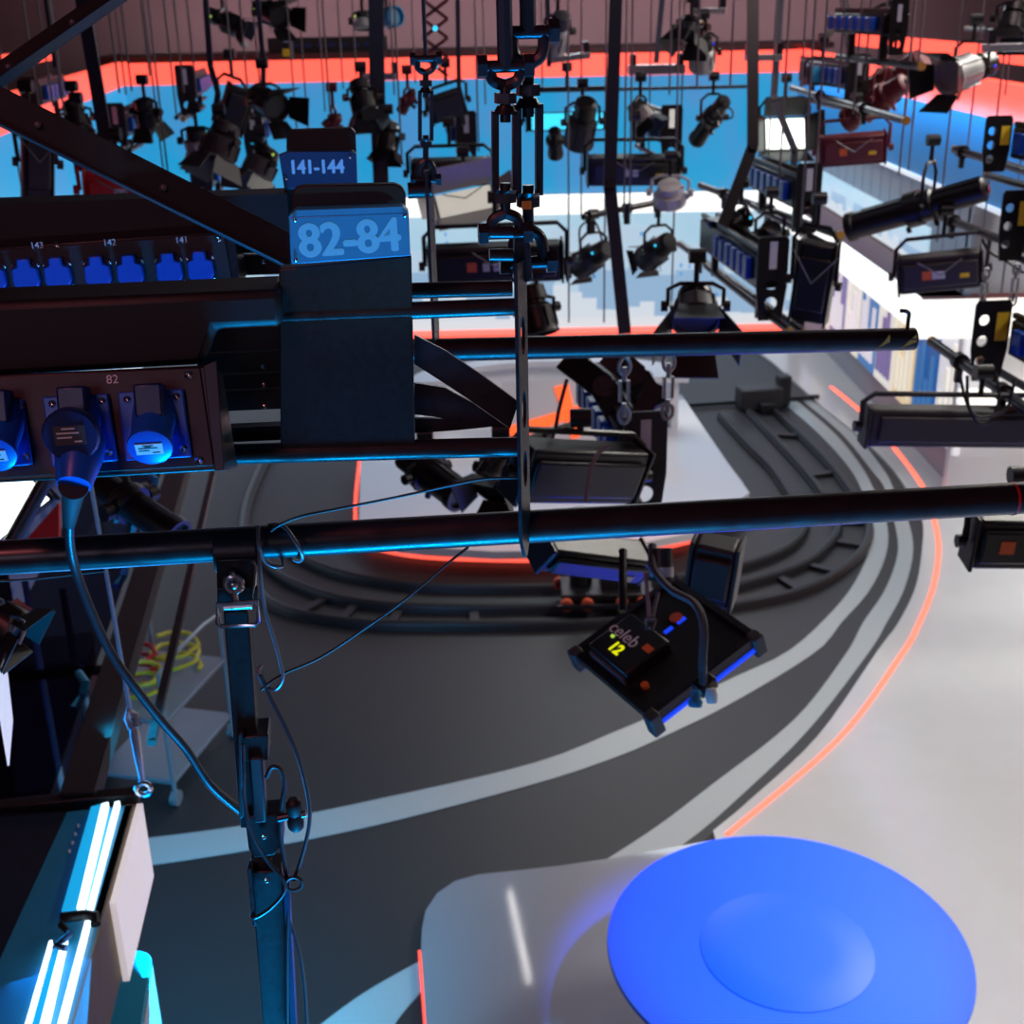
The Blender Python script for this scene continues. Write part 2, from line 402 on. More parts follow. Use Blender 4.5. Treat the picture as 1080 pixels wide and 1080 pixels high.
for i in range(4, 86, 6):
    p = q3[i]; w = min(q2, key=lambda v: (v-p).length); s = MB(); s.bar(p-V((0, 0, .02)), w-V((0, 0, .02)), .08, .03); link('sleeper', s, 'rail_dark', tr)
c = G(801, 432, .0); F = frame(c, 8)
bs = thing('track_end_stop', 'dark grey buffer box at the far end of the camera rails', 'buffer', c)
link('body', MB().box(F, (-.28, .28), (-.1, .2), (.02, .3)), 'band_dark', bs, .02)
link('end_post', MB().box(F, (.26, .42), (0, .2), (.02, .42)), 'rail_dark', bs, .02)
link('cross_rail', MB().box(F, (-.95, .9), (.22, .28), (.02, .07)), 'rail_dark', bs)
link('connector', MB().box(F, (-.06, .16), (-.24, -.1), (.02, .14)), 'rail_dark', bs, .01)
# ------------------------------------------------------------------ the news desk and its low round platform
dk = thing('news_platform', 'glossy white platform with red glowing rim in the middle of the track loop', 'platform', G(580, 540, 0))
dpx = [(381, 486), (379, 560), (420, 583), (520, 590), (640, 588), (730, 570), (790, 527), (770, 500), (722, 428), (600, 430), (450, 440)]
link('deck', MB().prism(gp(dpx, .2), V((0, 0, .079))), 'desk_white', dk)
link('skirt', MB().prism([p.lerp(G(580, 520, .02), .03) for p in gp(dpx, .02)], V((0, 0, .18))), 'set_grey', dk)
gl = [p.lerp(G(580, 520, .03), -.01) for p in gp(dpx[:6], .03)]
link('light_rim', MB().tube(smooth(gl, 6), .02, 6), 'led_red', dk)
dc = G(585, 445, .28)
dc = G(583, 470, .28); ds = thing('news_desk', 'curved white presenter desk with an orange cross emblem on its front', 'desk', dc)
def arc(r, z, a0, a1, n=26, sy=.55): return [V((dc.x + r*math.cos(math.radians(a0+(a1-a0)*i/n)), dc.y + .6 + sy*r*math.sin(math.radians(a0+(a1-a0)*i/n)), z)) for i in range(n+1)]
s = MB(); o1, i1 = arc(1.62, .86, -10, 190), arc(1.2, .86, -10, 190); s.prism(o1+i1[::-1], V((0, 0, .07))); link('desk_top', s, 'desk_white', ds)
s = MB(); o1, i1 = arc(1.5, .28, -5, 185), arc(1.42, .28, -5, 185); s.prism(o1+i1[::-1], V((0, 0, .58))); link('curved_front', s, 'set_white', ds)
s = MB()
ec = G(588, 440, .6) + V((0, 0, .06)); Fe = frame(ec, 4, -18)
link('emblem_board', MB().box(Fe, (-.62, .52), (0, .05), (-.36, .36)), 'desk_white', ds)
for a, b_ in (((.05, .3), (.2, -.3)), ((-.55, -.22), (.28, .02)),):
    s = MB(); d = V((b_[0]-a[0], 0, b_[1]-a[1])).normalized(); n = V((-d.z, 0, d.x))*.07
    A = V((a[0], -.02, a[1])); Bq = V((b_[0], -.02, b_[1]))
    s.prism([Fe @ (A-n*1.2), Fe @ (Bq-n*.7), Fe @ (Bq+n*.7), Fe @ (A+n*1.2)], Fe.to_3x3() @ V((0, .02, 0))); link('emblem_stroke', s, 'logo_orange', ds)
# ------------------------------------------------------------------ blue-lit round table
tc_ = G(830, 997, 1.0); tc_.z = 0
tb = thing('round_table', 'round table with a dished top lit bright blue in the foreground', 'table', tc_)
def ring(prof, n=96):
    s = MB(); s.lathe(tc_, tc_+Z, prof, n); return s
link('table_top', ring([(.955, .2), (.975, .8), (.985, .815), (1.0, .812), (.998, .79), (.985, .6), (.978, .402), (.978, .2), (.978, .01)]), 'disc_glass', tb)
link('centre_plate', ring([(.976, .388), (.9815, .39), (.983, .386), (.983, .2), (.983, .01)]), 'disc_glass', tb)
link('pedestal', ring([(.08, .4), (.1, .38), (.12, .16), (.9, .12), (.955, .2)]), 'set_white', tb)
# ------------------------------------------------------------------ the near hoist (82-84) and the one behind it (141-144)
def plq(pts): return [pl(x, y, o) for x, y, o in pts]
def plate_px(pts, off, th, name, m, parent, bevel=0):
    return link(name, MB().prism([pl(x, y, off) for x, y in pts], W*th), m, parent, bevel)
def rod(name, a, b, off, wpx, m, parent, kind='round', off2=None):
    A = pl(a[0], a[1], off); Bp = pl(b[0], b[1], off if off2 is None else off2); d = (A-EYE).dot(fw); r = wpx*d/FPX/2
    s = MB(); s.cyl(A, Bp, r, n=24) if kind == 'round' else s.bar(A, Bp, r*2, r*2); return link(name, s, m, parent)
def screw(parent, c, n, r=.004, m='chrome'):
    a = n.orthogonal().normalized(); s = MB(); s.lathe(c, c+n, [(0, r), (r*.3, r*.95), (r*.6, r*.55), (r*.45, r*.3), (r*.4, .0)], 10); return link('screw', s, m, parent)
def wire(name, label, cat, pts, r, m='rope_steel', group=None, k=8):
    s = MB(); s.tube(smooth([pl(*p) for p in pts], k), r, 8); return tag(link(name, s, m), label, cat, group)
hb = thing('lighting_hoist', 'near black lighting hoist frame of tubes with long pipe and blue 82-84 sign', 'lighting hoist', pl(440, 560))
pipe = rod('pipe', (-60, 591.5), (1140, 521.5), 0, 37, 'black_pipe', hb)
tp = MB(); A = pl(1066, 526, 0); tp.cyl(A, A+U*.004, .0243, n=24); link('tape_mark', tp, 'red_tape', hb)
rod('rail', (-60, 347), (551, 323), -.01, 19, 'black_pipe', hb)
rod('rail', (-60, 487), (551, 471), -.01, 22, 'black_pipe', hb)
rod('rail', (300, 310), (540, 304), .10, 17, 'black_pipe', hb)
# pierced end strap
c0 = pl(547, 300, -.03); F = axes(c0, (U*.42+W*.9), Z)
zb = (pl(547, 586, -.03)-c0).z
sl = [ell(0, t*zb, .0085, .026, 16) for t in (.175, .44, .66)]
s = MB(); s.plate(F, [(-.018, .03), (.018, .03), (.018, zb+.03), (.004, zb), (-.004, zb), (-.018, zb+.03)], sl, .005); link('end_strap', s, 'dark_steel', hb)
# column plate, hood and sign
plate_px([(294, 284), (434, 270), (438, 470), (296, 478)], -.02, .03, 'column_plate', 'black_metal', hb, .002)
plate_px([(307, 226), (307, 206), (312, 198), (320, 196), (416, 194), (424, 197), (428, 204), (428, 226)], .03, .02, 'hood_plate', 'black_paint', hb, .002)
sg = plate_px([(304, 229), (431, 224), (433, 270), (307, 279)], -.035, .012, 'number_sign', 'sign_blue', hb, .0015)
plate_px([(304, 229), (312, 222), (425, 218), (431, 224)], -.035, .03, 'sign_lip', 'sign_blue', hb)
sc_ = pl(369, 252.5, -.03508); tx = pl(430, 247, -.0365)-pl(310, 255.5, -.0365)
text('sign_number', '82-84', sc_, tx, Z, .056, 'sign_letter', sg, .0005, .96, .00004, .0017)
for q in ((311, 232), (427, 227), (312, 274)): screw(sg, pl(q[0], q[1], -.036), -W, .0026)
# slats between the boxes and the column
for y0, y1 in ((347, 371), (373, 394), (396, 411), (413, 434)):
    plate_px([(208, y0+1), (300, y0-3), (300, y1-3), (208, y1+1)], .02, .02, 'slat', 'black_metal', hb)
plate_px([(232, 452), (296, 449), (296, 464), (232, 467)], .02, .02, 'slat', 'black_metal', hb)
for q in ((277, 387), (278, 406), (279, 429)): screw(hb, pl(q[0], q[1], .019), -W, .0035)
# curved flat braces
for name, pts in (('brace', [(437, 353), (470, 370), (510, 397), (547, 424), (538, 452), (500, 425), (465, 402), (437, 384)]),
                  ('brace', [(437, 404), (470, 409), (500, 426), (536, 451), (495, 446), (460, 440), (437, 437)]),
                  ('brace', [(437, 441), (480, 442), (530, 449), (480, 454), (437, 457)])):
    plate_px(pts, .0 if pts[0][1] == 353 else .02, .006, name, 'dark_steel', hb)
# black cover tube over the sockets
s = MB(); s.prism(plq([(-70, 322, -.06), (297, 306, -.06), (299, 345, -.06), (228, 348, -.06), (214, 386, -.06), (-70, 402, -.06)]), W*.1); link('cover_tube', s, 'black_paint', hb, .01)
# ---- socket box 82
p0, p1, p2 = pl(213, 385, -.16), pl(235, 496, -.20), pl(0, 507, -.20)
nb = (p1-p0).cross(p2-p0).normalized()
if nb.dot(p0-EYE) > 0: nb = -nb                                   # towards the camera
def bp(x, y, up=0.0): return onp(x, y, p0 + nb*up, nb)
sb = thing('power_socket_box', 'near long black socket box marked 82 with big blue round-lidded sockets', 'socket box', bp(150, 450))
link('housing', MB().prism([bp(-70, 398), bp(219, 385), bp(237, 496), bp(-70, 513)], -nb*.13), 'black_metal', sb, .003)
link('face_plate', MB().prism([bp(-70, 401), bp(211, 388), bp(226, 491), bp(-70, 508)], nb*.003), 'dark_panel', sb, .001)
link('corner_trim', MB().prism([bp(215, 386), bp(229, 380), bp(237, 496), bp(227, 497)], nb*.004), 'dark_steel', sb, .001)
bx = (bp(180, 450)-bp(60, 457)).normalized(); by = nb.cross(bx)
if by.z < 0: by = -by
text('box_number', '82', bp(118.5, 400.5, .0035), bx, by, .014, 'white_print', sb)
for q in ((199, 395.5), (210.5, 485.5)): screw(sb, bp(q[0], q[1], .003), nb, .0055)
def cee(fl, quad, cx, cy, plug=False):
    so = link('socket', MB().prism([bp(x, y, .003) for x, y in quad], nb*.008), 'blue_plastic', sb, .002)
    for i, (x, y) in enumerate(quad):
        q = bp(x, y, .011).lerp(bp(cx, cy, .011), .24); screw(so, q, nb, .0045)
    c = bp(cx, cy-8, .01); dn = (nb*.75 - by*.65).normalized(); e = c + dn*.052 
    s = MB(); s.lathe(c - dn*.01, e, [(0, .025), (.02, .0245), (.05, .0225), (.062, .0225)], 28); link('barrel', s, 'blue_plastic', so)
    hq = c + by*.004 + nb*.012
    link('hinge', MB().box(axes(hq, bx, by), (-.016, .016), (-.008, .03), (-.01, .022)), 'dark_blue_plastic', so, .003)
    if not plug:
        s = MB(); s.lathe(e, e+dn, [(0, .0245), (.004, .0255), (.007, .0245), (.009, .018)], 28); lid = link('lid', s, 'blue_plastic', so)
        lu = (by - dn*by.dot(dn)).normalized(); FL = axes(e + dn*.0095, bx, lu)
        link('type_label', MB().box(FL, (-.015, .015), (-.007, .008), (0, .0008)), 'label_white', so)
        g = MB(); [g.box(FL, (x0, x1), (y0, y0+.0015), (.0008, .0011)) for x0, x1, y0 in ((-.007, .005, .005), (-.012, .009, .0015), (-.012, .0, -.002), (.003, .011, -.005), (-.005, .002, .003))]
        link('label_print', g, 'black_paint', so)
    return so, c, e, dn
cee(0, [(-40, 426), (26, 421), (36, 490), (-30, 496)], 3, 452)
s2 = cee(0, [(46, 419), (115, 415), (125, 486), (56, 491)], 84, 448, True)
cee(0, [(125, 414), (194, 410), (203, 482), (134, 486)], 163, 445)
# plug, lid raised and cord
pg = thing('power_plug', 'blue round power plug with black cord hanging in the middle socket of box 82', 'plug', bp(80, 500, .06))
so, c, e, dn = s2
a = bp(88, 455, .035); b = bp(78, 512, .075); d = (b-a); L = d.length
s = MB(); s.lathe(a, b, [(0, .02), (.01, .026), (L*.45, .0265), (L*.8, .0215), (L, .0185)], 28); link('plug_body', s, 'blue_plastic', pg)
for i in range(7):
    s = MB(); t = a.lerp(b, .5+.07*i); s.tube([t + v for v in [bx*(.0245-.001*i)*math.cos(q*PI/12) + (d.normalized().cross(bx))*(.0245-.001*i)*math.sin(q*PI/12) for q in range(24)]], .0012, 5, True); link('grip_ring', s, 'dark_blue_plastic', pg)
a2 = b; b2 = pl(73, 552, -.13); s = MB(); L = (b2-a2).length; s.lathe(a2, b2, [(0, .016), (.004, .0165), (.012, .0135), (L*.9, .0085), (L, .008)], 20); link('cord_grip', s, 'rubber', pg)
lc = bp(74, 460, .085); FL = axes(lc, bx, by*.93+nb*.35)
s = MB(); zz = FL.to_3x3() @ V((0, 0, 1)); s.lathe(lc - zz*.012, lc, [(0, .03), (.008, .031), (.012, .0285)], 30); link('raised_lid', s, 'dark_blue_plastic', pg)
link('type_label', MB().box(FL, (-.017, .017), (-.010, .012), (0, .001)), 'grey_housing', pg)
g = MB(); [g.box(FL, (x0, x1), (y0, y0+.0017), (.001, .0014)) for x0, x1, y0 in ((-.008, .006, .008), (-.014, .01, .003), (-.014, .002, -.002), (.004, .012, -.007))]
link('label_print', g, 'label_white', pg)
cord = smooth([b2] + plq([(74, 575, -.115), (80, 602, -.1), (95, 642, -.09), (115, 685, -.08), (140, 722, -.07), (170, 760, -.05), (196, 790, -.03), (222, 828, -.01), (256, 857, .02)]), 8)
link('cord', MB().tube(cord, .0062, 12), 'cable_sheath', pg)
# ---- rear hoist 141-144
rh = thing('lighting_hoist', 'second black lighting hoist behind the near one, carrying the dark 141-144 sign', 'lighting hoist', pl(720, 362, 1.0))
rod('pipe', (300, 373), (964, 357.5), 1.0, 25, 'black_pipe', rh)
for xa, xb in ((922, 934), (947, 962)):
    s = MB(); A = pl(xa, 358.3, 1.0); Bq = pl(xb, 357.8, 1.0); s.prism([A + Z*.0 - W*.0252 - Z*.012, Bq - W*.0252 + Z*.0 , Bq - W*.022 + Z*.016, A - W*.0252 + Z*.0 + U*.012], W*.002); link('hazard_stripe', s, 'yellow_paint', rh)
s = MB(); h0 = pl(957, 347, 1.0); s.tube(smooth([h0, h0+Z*.02, h0+Z*.034, h0+Z*.04-U*.008, h0+Z*.041-U*.02], 5), .0045, 8); link('end_hook', s, 'dark_steel', rh)
rod('rail', (430, 201), (455, 200), 1.0, 17, 'black_pipe', rh); rod('rail', (-60, 238), (306, 225), 1.0, 48, 'black_paint', rh, 'box')
rod('rail', (-60, 335), (300, 322), .98, 20, 'black_paint', rh, 'box')
plate_px([(302, 160), (302, 144), (308, 137), (370, 135), (375, 140), (376, 166)], 1.04, .03, 'hood_plate', 'black_paint', rh, .002)
sg2 = plate_px([(294, 163), (304, 159.5), (372, 159), (376, 163), (377, 196), (300, 200)], .97, .015, 'number_sign', 'sign_dark_blue', rh, .002)
plate_px([(300, 199), (378, 195), (380, 300), (300, 305)], .985, .03, 'column_plate', 'black_metal', rh)
text('sign_number', '141-144', pl(334, 176.6, .9698), pl(370, 176, .968)-pl(300, 177, .968), Z, .036, 'sign_letter_bright', sg2, .0004, .9, .00004, .0011)
for q in ((301.5, 188), (369, 166)): screw(sg2, pl(q[0], q[1], .969), -W, .0032)
s = MB(); c0 = pl(451, 190, 1.0); s.box(axes(c0, U*.3+W*.95, Z), (-.02, .02), ((pl(455, 372, 1.0)-c0).z, .02), (0, .006)); link('end_strap', s, 'dark_steel', rh)
for y0, y1 in ((245, 268), (270, 291)): plate_px([(238, y0), (306, y0-2), (306, y1-2), (238, y1)], 1.02, .02, 'slat', 'black_metal', rh)
for q in ((277, 264), (278, 276), (299, 289)): screw(rh, pl(q[0], q[1], 1.018), -W, .005)
# socket box 141-143
sb2 = thing('power_socket_box', 'farther black socket box numbered 141 to 143 with small blue flap sockets', 'socket box', pl(140, 280, .85))
plate_px([(-70, 266), (241, 243), (254, 305), (-70, 322)], .86, .15, 'housing', 'black_metal', sb2, .003)
plate_px([(-70, 269), (236, 247), (246, 303), (-70, 318)], .855, .006, 'face_plate', 'dark_panel', sb2, .001)
plate_px([(238, 244), (246, 240), (254, 305), (248, 306)], .853, .006, 'corner_trim', 'dark_steel', sb2)
ux = pl(220, 250, .85)-pl(0, 262, .85)
for t_, x, y in (('143', 39, 259), ('142', 115.5, 256), ('141', 191.5, 253.3)): text('socket_number', t_, pl(x, y, .853), ux, Z, .0165, 'white_print', sb2)
for q in ((59.5, 258.5), (230.5, 252)): screw(sb2, pl(q[0], q[1], .854), -W, .006)
for i, (x, y) in enumerate(((-6, 292), (29, 290.5), (62.5, 289), (104.5, 287.5), (138.5, 286.3), (179.5, 284.2), (212.5, 282.3))):
    c = pl(x, y, .853); F = axes(c, ux, Z)
    so = link('socket', MB().box(F, (-.025, .025), (-.028, .026), (0, .006)), 'dark_blue_plastic', sb2, .002)
    s = MB(); s.prism([F @ V(k) for k in ((-.012, .035, .006), (.012, .035, .006), (.013, .02, .006), (.024, .016, .006), (.024, -.012, .006), (.014, -.027, .006), (-.014, -.027, .006), (-.024, -.012, .006), (-.024, .016, .006), (-.013, .02, .006))], F.to_3x3() @ V((0, 0, .012))); link('flap', s, 'blue_plastic', so, .003)
    for dx, dy in ((-.024, .02), (.024, .02), (.024, -.022)): screw(so, F @ V((dx, dy, .006)), -W, .0038)
# ------------------------------------------------------------------ diagonal struts at the top left
def strut(label, a, b, da, db, w0, m='black_paint'):
    A, Bp = P(*a, da), P(*b, db); s = MB(); d = (Bp-A).normalized(); n = d.cross(fw).normalized()
    if n.z < 0: n = -n
    t = thing('angle_strut', label, 'strut', A.lerp(Bp, .5))
    k = n.cross(d)
    link('web', MB().prism([A-n*w0/2, Bp-n*w0/2, Bp+n*w0/2, A+n*w0/2], k*.004), m, t, .001)
    link('flange', MB().prism([A-n*w0/2, Bp-n*w0/2, Bp-n*(w0/2-.004), A-n*(w0/2-.004)], -k*.03 if k.dot(fw) > 0 else k*.03), 'dark_steel', t, .001)
    for f in (.25, .6):
        q = A.lerp(Bp, f); screw(t, q - fw*.004, -fw, .006, 'rope_steel')
    return t
strut('black angle strut slanting up to the right across the top left corner', (-40, 106), (150, -26), 2.2, 2.35, .042)
strut('long black strut sloping down right to behind the 82-84 sign', (-60, 82), (312, 268), 1.9, 2.12, .056)
# ------------------------------------------------------------------ turnbuckles and their wire ropes
def turnbuckle(label, x, ytop, yb0, yb1, ybot, off, sc1, thin=False):
    t = thing('turnbuckle', label, 'turnbuckle', pl(x, (yb0+yb1)/2, off))
    top = pl(x, ytop, off); a = pl(x, yb0, off); b = pl(x, yb1, off); bot = pl(x, ybot, off); R = .0085*sc1
    def clevis(p, q, up):
        """forked end: p at the pin, q where it meets the stem"""
        s = MB(); wv = .016*sc1
        for sg in (-1, 1):
            s.tube(smooth([p + U*wv*sg, p.lerp(q, .35) + U*wv*sg, p.lerp(q, .62) + U*wv*.75*sg, p.lerp(q, .8)], 5), R*.75, 8)
        link('clevis', s, 'dark_steel', t)
        s = MB(); s.cyl(p - U*.03*sc1, p + U*.03*sc1, R*.8, n=12); pn = link('pin', s, 'dark_steel', t)
        for sg in (-1, 1): link('nut', MB().cyl(p + U*.02*sc1*sg, p + U*.031*sc1*sg, R*1.5, n=6), 'dark_steel', pn)
    L = (a-b).length
    clevis(top, top.lerp(a, .62), 1)
    link('threaded_rod', MB().cyl(top.lerp(a, .45), a - (a-b)*.18, R*.72, n=12), 'dark_steel', t); link('threaded_rod', MB().cyl(b + (a-b)*.16, b.lerp(bot, .5), R*.72, n=12), 'dark_steel', t)
    s = MB(); wb = .0115*sc1
    for sg in (-1, 1): s.bar(a.lerp(b, .06) + U*wb*sg, a.lerp(b, .94) + U*wb*sg, R*.9, R*1.6, W)
    for q0, q1 in ((0, .09), (.91, 1)): s.lathe(a.lerp(b, q0), a.lerp(b, q1), [(0, R*1.05), (L*.04, R*1.3), (L*.09, R*1.75)] if q0 == 0 else [(0, R*1.75), (L*.05, R*1.3), (L*.09, R*1.05)], 14)
    link('body', s, 'dark_steel', t)
    for q in (a + (a-b)*.02, b - (a-b)*.055): link('lock_nut', MB().cyl(q, q + (a-b).normalized()*.011*sc1, R*1.5, n=6), 'dark_steel', t)
    clevis(bot, bot.lerp(b, .7), -1)
    return t, top
tb1, q1 = turnbuckle('left of the two big dark turnbuckles above the end strap', 533, 70, 111, 208, 246, -.02, 1.1)
tb2, q2 = turnbuckle('right of the two big dark turnbuckles, hanging higher with an orange mark', 557, 34, 103, 212, 277, .02, 1.2)
tb3, q3_ = turnbuckle('small turnbuckle hanging above the end of the farther hoist', 449, 62, 92, 152, 190, 1.0, 1.0)
s = MB(); [s.cyl(pl(x0, y, -.05), pl(x1, y, -.05), .008, n=10) for x0, x1, y in ((516, 541, 245), (516, 541, 269))]; link('side_bolt', s, 'dark_steel', hb)
link('orange_mark', MB().box(axes(pl(553.5, 214, .0), U, Z), (-.006, .006), (-.005, .005), (.018, .021)), 'yellow_paint', tb2)
s = MB(); s.prism([pl(543, 240, -.02), pl(552, 232, -.02), pl(560, 262, -.02), pl(562, 295, -.02), pl(549, 302, -.02), pl(542, 296, -.02)], W*.02); link('lug_plate', s, 'dark_steel', hb, .002)
def up_rope(name, label, cat, p, top, r, m, group=None):
    s = MB(); s.tube([p, p.lerp(top, .5), top], r, 8); return tag(link(name, s, m), label, cat, group)
for q, lb, rr in ((q1, 'dark wire rope running up from the left big turnbuckle', .0095), (q2, 'dark wire rope running up from the right big turnbuckle', .010), (q3_, 'thin wire rope above the small turnbuckle of the farther hoist', .004)):
    o = up_rope('wire_rope', lb, 'wire rope', q, q + Z*(7.95-q.z), rr, 'rope_dark')
# ------------------------------------------------------------------ telescopic hanger arm clamped on the long pipe
ha = thing('hanger_arm', 'dark telescopic hanger arm clamped to the long pipe and reaching down out of view', 'hanger arm', pl(250, 640, -.03))
cl0, cl1 = pl(227.5, 580, 0), pl(272, 578, 0)
s = MB(); s.cyl(cl0, cl1, .031, n=28); link('clamp_ring', s, 'black_metal', ha, .001)
plate_px([(228, 590), (272, 588), (272, 632), (229, 634)], -.034, .05, 'clamp_block', 'black_metal', ha, .003)
plate_px([(229, 620), (272, 618), (273, 637), (229, 639)], -.038, .03, 'hinge_plate', 'black_metal', ha, .002)
s = MB(); q = pl(246.5, 616, -.045); s.tube([q + U*.011*math.cos(a*PI/8) + Z*.011*math.sin(a*PI/8) for a in range(16)], .0045, 8, True); s.cyl(q - Z*.008, q - Z*.03, .005, n=10); s.ball(q + Z*.0, .008); s.cyl(q + Z*.01, q + Z*.018, .004, n=8); link('eye_bolt', s, 'chrome', ha)
s = MB(); lp = [(229, 637), (272, 634), (272.5, 655), (269, 659), (233, 660.5), (229.5, 657)]; s.tube([pl(x, y, -.05) for x, y in lp], .0032, 8, True); s.cyl(pl(236, 641, -.05), pl(266, 639, -.05), .004, n=8); link('buckle_loop', s, 'chrome', ha)
s = MB(); s.tube([pl(x, y, -.036) for x, y in ((267, 592), (270, 598), (269, 615), (266, 628), (270, 640))], .0025, 6); link('safety_clip', s, 'chrome', ha)
s = MB(); A, Bq = pl(250, 640, -.02), pl(267, 866, -.02); s.bar(A, Bq, .0335, .0335, W); link('inner_tube', s, 'black_metal', ha, .002)
s = MB(); s.prism([pl(x, y, -.05) for x, y in ((262, 800), (277, 799), (281, 868), (268, 869))], W*.03); link('joint_tongue', s, 'dark_panel', ha, .003)
s = MB(); s.prism([pl(x, y, -.045) for x, y in ((253, 778), (283, 775), (283, 802), (255, 804))], W*.05); link('joint_collar', s, 'black_metal', ha, .002)
s = MB(); s.prism([pl(x, y, -.042) for x, y in ((258, 862), (296, 858), (299, 892), (289, 903), (268, 905), (262, 896))], W*.04); link('joint_fork', s, 'black_metal', ha, .003)
s = MB(); s.cyl(pl(276, 903, -.02), pl(277, 912, -.02), .016, n=20); link('swivel', s, 'dark_steel', ha)
s = MB(); A, Bq = pl(282, 909, -.02), pl(297, 1110, -.02); s.bar(A, Bq, .046, .046, W); link('outer_tube', s, 'black_metal', ha, .002)
s = MB(); s.bar(pl(302, 925, -.04), pl(312, 1110, -.04), .008, .03, W); link('side_strip', s, 'dark_blue_plastic', ha)
s = MB(); s.bar(pl(263.5, 912, -.05), pl(268.5, 972, -.05), .006, .02, W); link('latch', s, 'dark_steel', ha, .001)
plate_px([(250, 775), (256, 772), (258, 860), (252, 866)], -.05, .03, 'hinge_leaf', 'black_paint', ha, .002)
kn = pl(311, 859, -.05)
s = MB(); s.cyl(pl(293, 863, -.05), kn, .006, n=10); kp = link('knob_stem', s, 'dark_steel', ha)
s = MB()
for sg in (-1, 1): s.lathe(kn, kn + Z*.028*sg, [(0, .010), (.012, .0125), (.022, .0115), (.028, .006)], 14)
link('wing_knob', s, 'black_paint', ha, .001); s = MB(); s.cyl(kn + U*.008, kn + U*.016, .006, n=10); link('knob_nut', s, 'chrome', ha)
for q in ((278, 882), (281, 928)): screw(ha, pl(q[0], q[1], -.046), -W, .005)
# cables on and around the pipe
wire('loose_cable', 'thin steel safety cable looped around the pipe beside the clamp', 'cable', [(272, 555, -.03), (273, 575, -.045), (280, 592, -.04), (293, 598, -.035), (298, 593, -.01), (290, 560, .04), (284, 553, .01), (300, 556, -.03), (312, 572, -.045), (319, 586, -.04), (316, 592, -.02), (310, 590, .02)], .0026, 'rope_steel')
wire('loose_cable', 'silver cable hanging from the clamp in a loop past the arm top', 'cable', [(272, 560, -.035), (274, 600, -.05), (279, 640, -.05), (288, 670, -.05), (296, 700, -.05), (298, 716, -.05), (290, 727, -.045), (278, 722, -.04), (272, 708, -.04), (276, 702, -.03)], .0026, 'rope_steel')
wire('loose_cable', 'long thin black wire crossing from the end strap toward the clamp', 'cable', [(546, 504, -.02), (510, 505, -.03), (470, 513, -.03), (420, 524, -.03), (360, 536, -.03), (320, 544, -.04), (296, 553, -.04), (286, 560, -.03)], .0020, 'rope_dark')
wire('loose_cable', 'thin black wire sagging diagonally from the long pipe to the arm', 'cable', [(494, 577, -.01), (470, 596, -.02), (430, 630, -.03), (390, 659, -.03), (340, 692, -.03), (300, 710, -.04), (284, 720, -.05), (275, 728, -.05)], .0020, 'rope_dark')
wire('loose_cable', 'thin black wire drooping just under the left end of the long pipe', 'cable', [(-30, 613, -.03), (20, 612, -.03), (60, 608, -.03), (110, 602, -.03)], .0018, 'rope_dark')
wire('loose_cable', 'reddish cable bowing out to the right of the arm joint', 'cable', [(275, 712, -.05), (285, 735, -.05), (300, 765, -.05), (315, 800, -.05), (325, 840, -.05), (326, 870, -.05), (318, 905, -.05), (310, 928, -.05)], .0030, 'cable_sheath')
wire('loose_cable', 'brown cable running down the front of the arm joint', 'cable', [(256, 785, -.06), (257, 815, -.065), (258, 845, -.065), (266, 880, -.065), (282, 908, -.06), (297, 925, -.06), (300, 940, -.06), (285, 958, -.06), (268, 968, -.06), (266, 962, -.055)], .0030, 'cable_sheath')
wire('loose_cable', 'small black cable arch beside the wing knob', 'cable', [(281, 820, -.05), (287, 809, -.05), (296, 812, -.05), (300, 828, -.05), (297, 850, -.05), (296, 880, -.05), (300, 910, -.05), (304, 940, -.05), (303, 1000, -.055), (303, 1100, -.055)], .0035, 'rope_dark')
wire('loose_cable', 'grey cable hanging free at the right of the outer tube', 'cable', [(304, 970, -.05), (312, 990, -.05), (318, 1015, -.05), (322, 1050, -.05), (325, 1100, -.05)], .0030, 'cable_sheath')
s = MB(); q = pl(310, 932, -.055); s.tube([q + U*.012*math.cos(a*PI/8) + Z*.012*math.sin(a*PI/8) for a in range(16)], .0028, 8, True); tag(link('cable_ring', s, 'rope_dark'), 'small black ring tying the cables beside the outer tube', 'ring')
# ------------------------------------------------------------------ builders for the lamps in the grid
def Q(t): return P(*t)
def clampbits(t, c, h, m='black_metal', rp=.012):
    """stem from a fixture up to its hanging clamp"""
    s = MB(); s.cyl(c, c + Z*h, rp, n=8); link('stem', s, m, t)
    s = MB(); s.cyl(c + Z*h - V((.035, 0, 0)), c + Z*h + V((.035, 0, 0)), .032, n=12); link('hook_clamp', s, m, t)
def yoke(t, c, ax, half, up, m, r=.011, drop=0.0):
    a, b = c - ax*half, c + ax*half; u = up
    pts = [a - Z*drop, a + Z*(u*.75), a + Z*u + ax*.05, b + Z*u - ax*.05, b + Z*(u*.75), b - Z*drop]
    s = MB(); s.tube(pts, r, 8); link('yoke', s, m, t)
    s = MB(); [s.cyl(p, p + ax*k*.03, .022, n=10) for p, k in ((a, -1), (b, 1))]
    for p, k in ((a, -1), (b, 1)): link('tilt_knob', MB().cyl(p, p + ax*k*.03, .024, n=10), m, t)
    s.bm.free()
